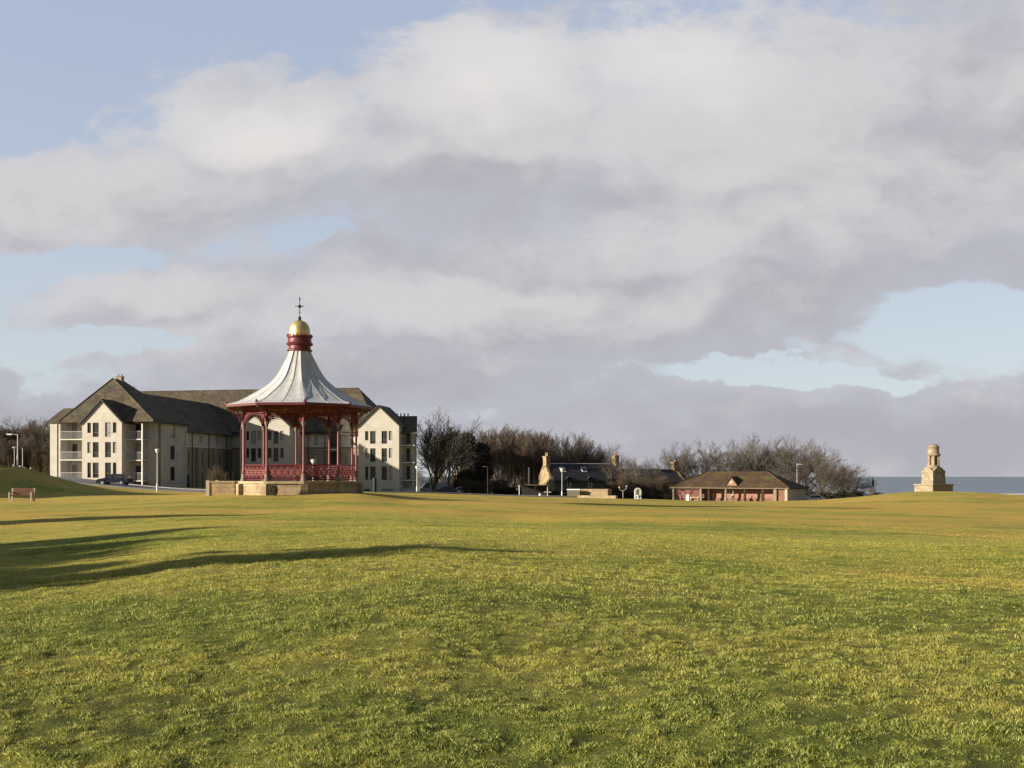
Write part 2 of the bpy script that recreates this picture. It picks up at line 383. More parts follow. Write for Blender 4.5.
pos = geo_pos(nt); c, sm, fi = turf_colour(nt, pos)
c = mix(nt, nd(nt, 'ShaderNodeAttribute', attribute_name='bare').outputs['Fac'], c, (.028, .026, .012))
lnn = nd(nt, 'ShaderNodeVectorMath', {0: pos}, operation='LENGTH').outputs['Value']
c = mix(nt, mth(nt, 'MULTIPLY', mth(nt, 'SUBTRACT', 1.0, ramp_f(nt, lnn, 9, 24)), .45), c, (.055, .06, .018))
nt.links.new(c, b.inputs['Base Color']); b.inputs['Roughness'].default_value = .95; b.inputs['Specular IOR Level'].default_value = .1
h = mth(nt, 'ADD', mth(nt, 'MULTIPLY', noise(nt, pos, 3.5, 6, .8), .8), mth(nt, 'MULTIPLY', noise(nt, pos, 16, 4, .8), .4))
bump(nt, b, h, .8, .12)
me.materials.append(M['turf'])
o = bpy.data.objects.new('lawn', me); col.objects.link(o); tag(o, kind='structure')

# ---- grass blades, one object
rng = np.random.default_rng(5)
def scatter(r0, r1, n, spread=.68):
    r = np.sqrt(rng.uniform(r0*r0, r1*r1, n)); a = rng.uniform(-spread, spread, n)
    return r*np.sin(a), r*np.cos(a), r
bx, by, br_ = [], [], []; bh = []; bw = []
for r0, r1, n, hgt, wid in ((3.2, 7, 280000, .022, .0034), (7, 11, 290000, .023, .0044), (11, 17, 220000, .023, .0066), (17, 26, 120000, .022, .010), (26, 40, 70000, .018, .013)):
    wide = .86 if r1 <= 11 else .72
    n = int(n*wide/.68); x, y, r = scatter(r0, r1, n, wide)
    bx.append(x); by.append(y); bh.append(np.full(n, hgt)); bw.append(np.full(n, wid))
bx = np.concatenate(bx); by = np.concatenate(by); bh = np.concatenate(bh); bw = np.concatenate(bw); nb = len(bx)
gzv = ground(bx, by)
r_ = np.hypot(bx, by); gzv += (1-sstep(14, 32, r_))*(0.035*(nz(bx/.34, by/.34, 11)-.5) + 0.022*(nz(bx/.13, by/.13, 12)-.5))
clump = nz(bx/.10, by/.10, 21)*.55 + nz(bx/.3, by/.3, 24)*.25 + nz(bx/.9, by/.9, 22)*.2
clump = sstep(.25, .75, clump)
pit = bare(bx, by)
hh = bh*(.45+1.15*clump)*(1-.8*pit)*rng.uniform(.6, 1.3, nb)
la = nz(bx/.13, by/.13, 31)*6*PI + rng.normal(0, 1.0, nb); lean = rng.uniform(.2, 1.1, nb)*hh
rot = rng.uniform(0, PI, nb); w2 = bw*rng.uniform(.7, 1.4, nb)/2
base = np.column_stack([bx, by, gzv-.008])
wv = np.column_stack([np.cos(rot)*w2, np.sin(rot)*w2, np.zeros(nb)])
mid_ = base + np.column_stack([np.cos(la)*lean*.35, np.sin(la)*lean*.35, hh*.6])
tip = base + np.column_stack([np.cos(la)*lean, np.sin(la)*lean, hh])
V = np.stack([base-wv, base+wv, mid_+wv*.75, tip, mid_-wv*.75], 1).reshape(-1, 3)
fidx = (np.arange(nb)*5)[:, None]
me = bpy.data.meshes.new('grass')
me.vertices.add(len(V)); me.vertices.foreach_set('co', V.astype(np.float32).ravel())
loops = (fidx + np.array([0, 1, 2, 3, 4])[None, :]).astype(np.int32)
me.loops.add(nb*5); me.polygons.add(nb); me.loops.foreach_set('vertex_index', loops.ravel()); me.polygons.foreach_set('loop_start', np.arange(0, nb*5, 5, dtype=np.int32))
me.update(calc_edges=True)
at_ = me.attributes.new('tint', 'FLOAT', 'POINT'); at_.data.foreach_set('value', np.repeat(.5+(rng.uniform(0, 1, nb)-.5)*(1-.75*sstep(10, 24, r_)), 5).astype(np.float32))
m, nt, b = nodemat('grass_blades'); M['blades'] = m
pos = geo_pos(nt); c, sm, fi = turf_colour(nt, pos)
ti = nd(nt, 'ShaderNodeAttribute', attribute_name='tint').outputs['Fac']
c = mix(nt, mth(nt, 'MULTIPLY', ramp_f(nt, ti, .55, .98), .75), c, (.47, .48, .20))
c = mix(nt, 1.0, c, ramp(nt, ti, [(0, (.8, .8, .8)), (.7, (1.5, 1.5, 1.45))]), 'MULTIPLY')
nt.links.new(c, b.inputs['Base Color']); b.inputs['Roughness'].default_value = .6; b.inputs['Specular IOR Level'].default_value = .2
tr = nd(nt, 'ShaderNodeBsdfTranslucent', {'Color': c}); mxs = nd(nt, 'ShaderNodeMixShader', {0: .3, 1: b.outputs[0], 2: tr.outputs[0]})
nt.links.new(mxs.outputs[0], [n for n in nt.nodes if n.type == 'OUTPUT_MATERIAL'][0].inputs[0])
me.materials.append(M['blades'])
o = bpy.data.objects.new('grass', me); col.objects.link(o); tag(o, 'short green and straw coloured grass growing over the near lawn', 'grass', kind='stuff')

# ------------------------------------------------------------------ sea, beach
m, nt, b = nodemat('sea_water'); M['sea'] = m
pos = geo_pos(nt)
mp = nd(nt, 'ShaderNodeMapping', {'Vector': pos, 'Scale': (.25, 1.0, 1.0)})
h = mth(nt, 'ADD', noise(nt, mp.outputs[0], .08, 4, .6), mth(nt, 'MULTIPLY', noise(nt, mp.outputs[0], .5, 4, .6), .3))
sw = noise(nt, nd(nt, 'ShaderNodeMapping', {'Vector': pos, 'Scale': (.15, 1.0, 1.0)}).outputs[0], .004, 4, .6)
nt.links.new(mix(nt, ramp_f(nt, sw, .35, .65), (.15, .195, .25), (.18, .225, .275)), b.inputs['Base Color'])
b.inputs['Roughness'].default_value = .55; b.inputs['Specular IOR Level'].default_value = .12
bump(nt, b, h, .5, 1.0)
mb = MB(); n = 96
mb.add([(40000*math.cos(2*PI*i/n), 40000*math.sin(2*PI*i/n), -9.0) for i in range(n)], [tuple(range(n))])
tag(mb.build('sea', M['sea']), kind='structure')
mb = MB(); P = [(270, 585), (330, 560), (430, 540), (560, 520), (700, 500), (700, 610), (560, 625), (430, 640), (330, 625), (285, 610)]
mb.add([(x, y, -8.9) for x, y in P], [tuple(range(len(P)))])
tag(mb.build('beach', M['sand']), kind='structure')
# ------------------------------------------------------------------ walls and windows
def wallrun(mb, p0, p1, z0, z1, ops=(), reveal=.14, back=.3):
    """a wall from p0 to p1 (outside on the right of the walk is -normal) with real openings; ops=(s0,s1,za,zb)"""
    p0 = Vector((p0[0], p0[1])); p1 = Vector((p1[0], p1[1])); L = (p1-p0).length; d = (p1-p0)/L; nin = Vector((-d.y, d.x))
    ss = sorted({0.0, L, *[v for o in ops for v in o[:2]]}); zs = sorted({z0, z1, *[v for o in ops for v in o[2:4]]})
    P = lambda s_, z, t=0.0: (p0.x+d.x*s_+nin.x*t, p0.y+d.y*s_+nin.y*t, z)
    for i in range(len(ss)-1):
        for j in range(len(zs)-1):
            sm_, zm = (ss[i]+ss[i+1])/2, (zs[j]+zs[j+1])/2
            if any(o[0] < sm_ < o[1] and o[2] < zm < o[3] for o in ops): continue
            mb.add([P(ss[i], zs[j]), P(ss[i+1], zs[j]), P(ss[i+1], zs[j+1]), P(ss[i], zs[j+1])], [(0, 1, 2, 3)])
    for a, b_, za, zb in [o[:4] for o in ops]:
        for q in (((a, za), (b_, za)), ((b_, za), (b_, zb)), ((b_, zb), (a, zb)), ((a, zb), (a, za))):
            (s0, q0), (s1, q1) = q
            mb.add([P(s0, q0), P(s1, q1), P(s1, q1, reveal), P(s0, q0, reveal)], [(0, 1, 2, 3)])
WR = random.Random(8)
def window(parent, p0, p1, op, frame='frame', glass='glass', set_in=.10, transom=None, mull=False, name='window'):
    p0 = Vector((p0[0], p0[1])); p1 = Vector((p1[0], p1[1])); d = (p1-p0).normalized(); nin = Vector((-d.y, d.x)); rz = math.atan2(d.y, d.x)
    a, b_, za, zb = op[:4]; t = .06
    if glass == 'glass' and WR.random() < .22: glass = 'curtain_glass'
    C = lambda s_, z, k=0.0: (p0.x+d.x*s_+nin.x*(set_in+k), p0.y+d.y*s_+nin.y*(set_in+k), z)
    mb = MB(); W, H = b_-a, zb-za
    mb.box(C(a+t/2, (za+zb)/2), (t, .06, H), rz); mb.box(C(b_-t/2, (za+zb)/2), (t, .06, H), rz)
    mb.box(C((a+b_)/2, za+t/2), (W-2*t, .06, t), rz); mb.box(C((a+b_)/2, zb-t/2), (W-2*t, .06, t), rz)
    if transom: mb.box(C((a+b_)/2, za+H*transom), (W-2*t, .05, .05), rz)
    if mull: mb.box(C((a+b_)/2, (za+zb)/2), (.05, .045, H-2*t), rz)
    w = mb.build(name, M[frame], parent)
    MB().box(C((a+b_)/2, (za+zb)/2, .035), (W-.06, .012, H-.06), rz).build('pane', M[glass], w)
    return w

# ------------------------------------------------------------------ the apartment block
A0 = (-56.6, 138.0); TH = R(10)
apt = thing('apartment_building', 'large cream and brown apartment block with steep tiled roofs standing behind the bandstand', 'building', (A0[0], A0[1], 0), -TH)
aw, ab, ag = MB(), MB(), MB()          # cream, brown and grey wall faces
def put_wall(name, mat, p0, p1, z0, z1, ops, tops=None, **kw):
    mb = MB(); wallrun(mb, p0, p1, z0, z1, ops)
    if tops: mb.add(tops, [tuple(range(len(tops)))])
    w = mb.build(name, M[mat], apt)
    for o in ops:
        k = dict(kw)
        if len(o) > 4: k.update(o[4])
        window(apt, p0, p1, o, **k)
    return w
def gable(u, b, half, dz, cols, rows, slope=1.0, foot=-1.5, deep=5.0, extra=(), roof_len=6.0, up=0):
    """front gable centred on u with its face at depth b"""
    ez = 9.15+dz+up; ap = ez+half*slope
    ops = []
    for k, (z0n, z0w, z1) in enumerate(rows):
        for (a, b_, wide) in cols:
            ops.append((half+a, half+b_, (z0w if wide else z0n)+dz, z1+dz, dict(transom=.30 if wide else None)))
    ops += list(extra)
    put_wall('gable_wall', 'cream_harl', (u-half, b), (u+half, b), foot, ez, ops, tops=[(u-half, b, ez), (u+half, b, ez), (u, b, ap)])
    put_wall('gable_side_wall', 'cream_harl', (u+half, b), (u+half, b+deep), foot, ez, [])
    put_wall('gable_side_wall', 'cream_harl', (u-half, b+deep), (u-half, b), foot, ez, [])
    o = .35; f = b-.25; e = b+roof_len; t = .16
    for s in (-1, 1):
        MB().slab([(u, f, ap+.16), (u+s*(half+o), f, ez+.16-o*slope), (u+s*(half+o), e, ez+.16-o*slope), (u, e, ap+.16)], t).build('roof', M['tile'], apt)
        # dark verge board
        MB().slab([(u, f-.03, ap+.19), (u+s*(half+o), f-.03, ez+.19-o*slope), (u+s*(half+o), f-.03, ez-.06-o*slope), (u, f-.03, ap-.06)], .028, (0, 1, 0)).build('verge_board', M['dark_trim'], apt)
rows3 = ((7.6, 7.05, 9.05), (4.84, 4.22, 6.36), (1.4, 1.4, 3.53))
cols4 = ((-2.2, -1.65, False), (-1.38, -.48, True), (.48, 1.38, True), (1.65, 2.2, False))
def balcony(u0, u1, bf, bb, floors, parent=apt, mat='rail', post=None, proj=.25):
    for z in floors:
        s_ = MB().span(u0, u1, bf-proj, bb, z-.14, z).build('balcony', M['slab'], parent)
        r_ = MB(); r_.tube((u0, bf-proj+.06, z+1.05), (u1, bf-proj+.06, z+1.05), .028, n=6)
        k = max(2, int((u1-u0)/.14))
        for i in range(k+1):
            x = u0+.03+(u1-u0-.06)*i/k; r_.tube((x, bf-proj+.06, z), (x, bf-proj+.06, z+1.05), .011, n=4)
        r_.build('railing', M[mat], s_)
        # things kept on the balcony read as part of it: a low bench box
    if post is not None:
        MB().box((post, bf-proj+.04, 4.6), (.16, .16, 8.6)).build('balcony_post', M['white_paint'], parent)
# block A --------------------------------------------------------
gable(0, 0, 3.0, 0, cols4, rows3, roof_len=5.0)
put_wall('wall', 'cream_harl', (-8.6, 1.0), (-7.0, 1.0), -1, 9.15, [])
put_wall('wall', 'cream_harl', (-7.0, 1.0), (-7.0, 2.7), -1, 9.15, [])
dr = [(.65, 1.5, z, z+2.1, dict(mull=True)) for z in (7.0, 4.1, 1.15)]
put_wall('wall', 'cream_harl', (-7.0, 2.7), (-3.0, 2.7), -1, 9.15, dr)
balcony(-7.0, -3.02, 1.15, 2.68, (6.85, 3.98, 1.1), mat='rail')
put_wall('wall', 'cream_harl', (-8.6, 11), (-8.6, 1.0), -1, 9.15, [])
dr = [(.35, 1.25, z, z+2.05, dict(mull=False)) for z in (6.95, 4.15, 1.1)]
put_wall('wall', 'grey_harl', (3.0, 2.8), (5.5, 2.8), -1, 9.15, dr)
balcony(3.02, 5.5, 1.2, 2.78, (6.8, 3.9, 1.05), post=5.48)
put_wall('wall', 'grey_harl', (5.5, 2.45), (6.5, 2.45), -1.2, 9.15, [])
put_wall('wall', 'grey_harl', (5.5, 2.8), (5.5, 2.45), -1.2, 9.15, [])
put_wall('wall', 'grey_harl', (6.5, 2.45), (6.5, 3.5), -1.2, 9.15, [])
put_wall('wall', 'brown_harl', (6.5, 3.5), (6.85, 3.5), -1.2, 9.15, [])
sw = [(2.6, 3.9, 7.1, 8.95, dict(glass='curtain_glass')), (2.6, 3.9, 4.0, 6.0, {}), (2.6, 3.9, 1.0, 3.0, {}), (3.2, 4.2, -.9, 0, {})]
put_wall('side_wall', 'grey_harl', (6.85, 3.5), (6.85, 10.7), -1.4, 9.15, sw)
put_wall('wall', 'grey_harl', (6.85, 10.7), (-8.6, 10.7), -1.4, 9.15, [])
# eaves fascia + gutters
def beam(p, q, w=.12, h=.16, name='gutter', mat='dark_trim'):
    p, q = Vector(p), Vector(q); d = q-p
    MB().box((p+q)/2, (d.length, w, h), math.atan2(d.y, d.x)).build(name, M[mat], apt)
beam((-8.7, .85, 9.14), (-3.1, .85, 9.14)); beam((3.1, .95, 9.14), (6.9, .95, 9.14)); beam((7.28, 1.2, 9.1), (7.28, 11.1, 9.1))
MB().tube((6.95, 10.5, -1), (6.95, 10.5, 9.6), .07).build('downpipe', M['galv'], apt)
MB().tube((-7.5, .93, -.5), (-7.5, .93, 9.1), .05).build('downpipe', M['galv'], apt)
# low roof over the left end and the big hipped roof
MB().slab([(-9.0, .75, 9.3), (-5.6, .75, 9.3), (-5.6, 4.4, 11.4), (-8.8, 4.4, 11.4)], .18).build('roof', M['tile'], apt)
MB().slab([(-8.8, 4.4, 11.4), (-5.6, 4.4, 11.4), (-5.6, 8.5, 9.3), (-9.0, 8.5, 9.3)], .18).build('roof', M['tile'], apt)
MB().add([(-8.75, .9, 9.1), (-8.75, 8.3, 9.1), (-8.7, 4.4, 11.3), (-8.5, .9, 9.1), (-8.5, 8.3, 9.1), (-8.5, 4.4, 11.3)], [(0, 1, 2), (5, 4, 3), (0, 3, 4, 1), (1, 4, 5, 2), (2, 5, 3, 0)]).build('roof_end', M['tile'], apt)
ap_, fl, fr, bl, brr = (-2.0, 6.0, 15.75), (-7.1, .7, 9.28), (7.3, .7, 9.28), (-7.1, 11.2, 9.28), (7.3, 11.2, 9.28)
ap2 = (-1.2, 7.2, 15.6)
for pts in ((fl, fr, ap_), (fr, brr, ap2, ap_), (brr, bl, ap2), (bl, fl, ap_, ap2)):
    MB().slab(pts, .15, (0, 0, -1)).build('roof', M['tile'], apt)
for q in (fl, fr):   # hip ridge tiles
    MB().tube((ap_[0], ap_[1], ap_[2]+.02), (q[0], q[1], q[2]+.02), .11, n=6).build('ridge_tiles', M['tile'], apt)
ch = MB().box((-1.3, 6.6, 15.55), (.85, .7, .9)).box((-1.3, 6.6, 16.04), (1.0, .85, .1)).build('chimney', M['brown_harl'], apt)
for k in (-.25, .25): MB().lathe([(.13, 0), (.11, .3)], 10, (-1.3+k, 6.6, 16.09)).build('chimney_pot', M['brown_harl'], ch)
# link wing with its long dark right-hand slope
lz, lr = 8.25, 14.0
lw = [(1.0, 2.1, 3.2, 5.3, {}), (1.0, 2.3, -.6, 1.9, {}),
      (5.2, 6.4, 6.6, 8.0, dict(glass='curtain_glass', frame='white_paint')), (5.4, 6.4, 3.0, 5.4, {}), (5.4, 6.4, -.2, 2.2, {}),
      (10.8, 12.1, 6.6, 8.1, dict(glass='curtain_glass', frame='white_paint')), (10.8, 12.1, 3.3, 5.0, dict(glass='curtain_glass')), (10.8, 12.1, .2, 2.2, {})]
mb = MB(); wallrun(mb, (6.2, 10.7), (6.2, 27), -1.8, 6.1, [o for o in [(a, b_, z0, min(z1, 6.1)) for a, b_, z0, z1, _ in lw] if o[2] < 6.1]); mb.build('lower_wall', M['brown_harl'], apt)
mb = MB(); wallrun(mb, (6.2, 10.7), (6.2, 27), 6.1, lz, [o[:4] for o in lw if o[2] > 6.1]); mb.build('upper_wall', M['cream_harl'], apt)
for o in lw:
    k = dict(frame='brown_frame'); k.update(o[4]); window(apt, (6.2, 10.7), (6.2, 27), o, **k)
beam((6.26, 10.75, 6.1), (6.26, 26.9, 6.1), .08, .14, 'band_course', 'slab')
for bb in (13.6, 18.9, 24.9): MB().tube((6.3, bb, -1.5), (6.3, bb, lz), .06).build('downpipe', M['dark_trim'], apt)
for bb in (15.2, 20.6): MB().span(6.2, 6.75, bb-.5, bb+.5, -1.6, 5.9).build('pier', M['brown_harl'], apt)
MB().slab([(-.5, 8.0, lr), (6.75, 8.0, lz), (6.75, 28.5, lz), (-.5, 33, lr)], .16).build('roof', M['tile'], apt)
MB().slab([(-.5, 8.0, lr), (-7.6, 8.0, lz), (-7.6, 28.5, lz), (-.5, 33, lr)], .16).build('roof', M['tile'], apt)
put_wall('wall', 'cream_harl', (-7.1, 27), (-7.1, 10.7), -1.5, lz, [])
# main range ------------------------------------------------------
mz, mr = 8.75, 16.4
mw = []
for uu, k in ((7.2, 0), (19.6, 0), (28.2, 1)):
    pass
x0 = 6.2
def mwin(u, w, z0, z1, **k): return (u-x0-w/2, u-x0+w/2, z0, z1, k)
mw = [mwin(20.6, 1.0, 6.5, 8.3, frame='white_paint', glass='curtain_glass'), mwin(20.6, 1.0, 3.2, 5.2, glass='curtain_glass'), mwin(20.6, 1.0, .2, 2.2),
      mwin(26.6, .9, 6.7, 8.5, frame='white_paint', glass='curtain_glass'), mwin(26.6, .9, 3.6, 5.4, frame='white_paint', glass='curtain_glass'), mwin(26.6, .9, .4, 2.2),
      mwin(23.5, 1.5, 6.3, 8.4, mull=True), mwin(23.5, 1.5, 3.2, 5.6, mull=True), mwin(23.5, 1.5, 0, 2.4, mull=True),
      mwin(8.4, .7, 3.3, 5.0), mwin(8.4, .7, .3, 2.0)]
mb = MB(); wallrun(mb, (6.2, 27), (31, 27), -2.2, 6.2, [o[:4] for o in mw if o[2] < 6.2]); mb.build('lower_wall', M['brown_harl'], apt)
mb = MB(); wallrun(mb, (6.2, 27), (31, 27), 6.2, mz, [o[:4] for o in mw if o[2] > 6.2]); mb.build('upper_wall', M['cream_harl'], apt)
for o in mw:
    k = dict(frame='brown_frame'); k.update(o[4]); window(apt, (6.2, 27), (31, 27), o, **k)
beam((6.3, 26.94, 6.2), (30.9, 26.94, 6.2), .08, .14, 'band_course', 'brown_frame')
balcony(22.5, 24.5, 26.6, 26.95, (6.0, 3.0), mat='dark_rail', proj=.5)
for uu in (19.4, 22.2, 24.8): MB().tube((uu, 26.9, -2), (uu, 26.9, mz), .06).build('downpipe', M['dark_trim'], apt)
beam((6.5, 26.4, mz-.05), (31.5, 26.4, mz-.05))
put_wall('wall', 'cream_harl', (-16, 27), (-7.1, 27), -1.5, mz, [])
put_wall('wall', 'cream_harl', (-16, 43), (-16, 27), -1.5, mz, [])
put_wall('wall', 'cream_harl', (31, 27), (31, 43), -2.2, mz, [])
put_wall('wall', 'cream_harl', (31, 43), (-16, 43), -2.2, mz, [])
e = .55
for pts in (((-16.3, 26.4, mz-.3), (31.6, 26.4, mz-.3), (25.2, 35, mr), (-16.3, 35, mr)), ((31.6, 26.4, mz-.3), (31.6, 43.6, mz-.3), (25.2, 35, mr)), ((31.6, 43.6, mz-.3), (-16.3, 43.6, mz-.3), (-16.3, 35, mr), (25.2, 35, mr))):
    MB().slab(pts, .16, (0, 0, -1)).build('roof', M['tile'], apt)
MB().add([(-16.0, 27, mz-.2), (-16.0, 43, mz-.2), (-16.0, 35, mr-.2)], [(0, 1, 2)]).build('gable_wall', M['cream_harl'], apt)
MB().tube((-16.3, 35, mr+.02), (25.2, 35, mr+.02), .13, n=6).build('ridge_tiles', M['tile'], apt)
MB().tube((-15.9, 35, mr), (-15.9, 35, mr+1.2), .03).tube((-16.2, 35, mr+.9), (-15.6, 35, mr+.9), .02).build('aerial', M['iron'], apt)
# gable C (seen through the bandstand)
colsC = ((-3.1, -2.6, False), (-2.3, -1.44, True), (-1.2, -.58, False), (.52, 1.15, False), (1.46, 2.3, True), (2.6, 3.15, False))
gable(14.1, 22, 4.15, -.3, colsC, rows3, slope=.88, up=.7, foot=-2.2, deep=5.2, roof_len=9.5)
# gable B and its body
ub = 32.1
gar = [(3.3-2.7, 3.3-1.4, -1.9, -.35, dict(glass='glass')), (3.3+.5, 3.3+2.4, -1.9, -.35, {})]
gable(ub, 24, 3.3, -.35, cols4, rows3, slope=.93, up=.75, foot=-2.4, deep=3.0, extra=gar, roof_len=6.0)
dr = [(.35, .9, z, z+2.05, dict(frame='brown_frame')) for z in (6.8, 4.0, 1.15)]
put_wall('wall', 'grey_harl', (35.4, 27), (37.4, 27), -2.4, 8.5, dr)
put_wall('wall', 'grey_harl', (37.35, 27), (35.2, 34), -2.4, 8.5, [])
put_wall('wall', 'grey_harl', (35.2, 34), (28, 34), -2.4, 8.5, [])
balcony(35.42, 37.55, 25.4, 26.98, (6.55, 3.85, 1.05, ), mat='dark_rail', post=None)
MB().span(35.42, 37.35, 25.3, 26.98, -2.3, -.2).build('lower_wall', M['grey_harl'], apt)
MB().box((37.3, 25.25, 3.4), (.12, .12, 10.2)).build('balcony_post', M['rail'], apt)
MB().slab([(30.5, 24.9, 8.35), (38.0, 24.9, 8.35), (36.7, 29.8, 11.35), (30.5, 29.8, 11.35)], .2).build('roof', M['tile'], apt)
MB().slab([(30.5, 29.8, 11.35), (36.7, 29.8, 11.35), (35.4, 34.5, 8.35), (30.5, 34.5, 8.35)], .2).build('roof', M['tile'], apt)
MB().add([(37.4, 25.8, 8.3), (35.2, 34.2, 8.3), (36.3, 29.8, 11.1)], [(0, 1, 2)]).build('gable_wall', M['grey_harl'], apt)
for k in range(4): MB().lathe([(.12, 0), (.1, .45)], 8, (33.4+k*.6, 29.8, 11.35)).build('vent_pipe', M['iron'], apt)

# road and forecourt -------------------------------------------------
mb = MB(); nu, nv = 80, 5
cl = [(-80, 142.5), (-66, 135.5), (-58, 131.5), (-50, 129), (-42, 128.5), (-34, 130), (-22, 138), (-10, 146), (10, 152)]
def clp(t):
    t = t*(len(cl)-1); i = min(int(t), len(cl)-2); f = t-i
    p = [Vector(cl[max(0, min(len(cl)-1, i+k))]) for k in (-1, 0, 1, 2)]
    return .5*((2*p[1]) + (-p[0]+p[2])*f + (2*p[0]-5*p[1]+4*p[2]-p[3])*f*f + (-p[0]+3*p[1]-3*p[2]+p[3])*f**3)
pts = [clp(i/nu) for i in range(nu+1)]
strips = {'road': (-4.3, 3.3, .10), 'pavement': (3.45, 5.0, .20), 'kerb': (3.3, 3.45, .22)}
rows_ = []
for i, p in enumerate(pts):
    d = (pts[min(i+1, nu)]-pts[max(i-1, 0)]).normalized(); n_ = Vector((-d.y, d.x)); rows_.append((p, n_))
def strip(name, mat, a, b_, h, k=5):
    mb = MB(); vs = []
    gx = [rows_[i][0]+rows_[i][1]*(a+(b_-a)*j/k) for i in range(nu+1) for j in range(k+1)]
    zc = ground([p.x for p in gx], [p.y for p in gx]).reshape(nu+1, k+1)
    zc = np.maximum(zc.max(axis=1, keepdims=True)*.5+zc*.5, zc)
    vs = [(p.x, p.y, zc[q//(k+1), q % (k+1)]+h) for q, p in enumerate(gx)]
    fs = [(i*(k+1)+j, i*(k+1)+j+1, (i+1)*(k+1)+j+1, (i+1)*(k+1)+j) for i in range(nu) for j in range(k)]
    n0 = len(vs); vs += [(x, y, z-.5) for x, y, z in vs]
    for j in (0, k): fs += [(i*(k+1)+j, (i+1)*(k+1)+j, n0+(i+1)*(k+1)+j, n0+i*(k+1)+j) for i in range(nu)]
    tag(mb.add(vs, fs).build(name, M[mat]), kind='structure')
for nme, mt in (('road', 'asphalt'), ('pavement', 'concrete'), ('kerb', 'concrete')):
    strip(nme, mt, *strips[nme], k=1 if nme == 'kerb' else 5)

# ------------------------------------------------------------------ bandstand
BX, BY = at(299.7, 60).x, 60.0
BG = gz(BX, BY); BZ = 1.33
NS = 10; PH0 = R(12+3.6)                      # one corner just right of the line of sight
band = thing('bandstand', 'ten sided bandstand with pale swept tent roof, gilded dome and red ironwork railings', 'bandstand', (BX, BY, 0), 0)
def corner(k, r, z):                           # k-th corner, angle measured from straight towards the viewer, to the right
    a = PH0 + 2*PI*k/NS; return Vector((r*math.sin(a), -r*math.cos(a), z))
def deca(r): return [corner(k, r, 0) for k in range(NS)]
def ring_solid(mb, r0, r1, z0, z1):
    o_, i_ = deca(r1), deca(r0)
    vs = [(p.x, p.y, z0) for p in o_]+[(p.x, p.y, z1) for p in o_]+[(p.x, p.y, z1) for p in i_]+[(p.x, p.y, z0) for p in i_]
    fs = []
    for k in range(NS):
        j = (k+1) % NS
        for q in range(4): fs.append((q*NS+k, q*NS+j, ((q+1) % 4)*NS+j, ((q+1) % 4)*NS+k))
    return mb.add(vs, fs)
def disc(mb, r, z0, z1):
    o_ = deca(r); vs = [(p.x, p.y, z0) for p in o_]+[(p.x, p.y, z1) for p in o_]
    return mb.add(vs, [tuple(range(NS)), tuple(range(2*NS-1, NS-1, -1))]+[(k, (k+1) % NS, NS+(k+1) % NS, NS+k) for k in range(NS)])
disc(MB(), 3.62, BG-.6, BZ-.14).build('plinth', M['pale_sandstone'], band)
disc(MB(), 3.74, BZ-.14, BZ).build('plinth_cope', M['pale_sandstone'], band)
for k in range(NS):                            # stone piers at the corners of the plinth
    c = corner(k, 3.60, 0); a = PH0+2*PI*k/NS
    MB().box((c.x, c.y, (BG-.5+BZ-.15)/2), (.42, .42, BZ-.15-BG+.5), a).build('plinth_pier', M['pale_sandstone'], band)
RC = 3.42; CT = 5.5
for k in range(NS):
    c = corner(k, RC, BZ); 
    s_ = MB().lathe([(.16, 0), (.16, .12), (.12, .16), (.10, .5), (.13, .55), (.09, .62), (.066, .8), (.058, 3.12)], 12, c).build('column', M['pink_paint'], band, smooth=True)
    MB().lathe([(.065, 3.1), (.11, 3.15), (.09, 3.2), (.14, 3.3), (.15, 3.36), (.09, 3.38)], 12, c).build('capital', M['weathered_cream'], s_, smooth=True)
    MB().lathe([(.09, 3.38), (.09, CT-BZ)], 10, c).build('upper_shaft', M['red_paint'], s_, smooth=True)
    MB().lathe([(.17, -.005), (.168, .10), (.13, .16), (.115, .42)], 12, c).build('column_base', M['weathered_cream'], s_, smooth=True)
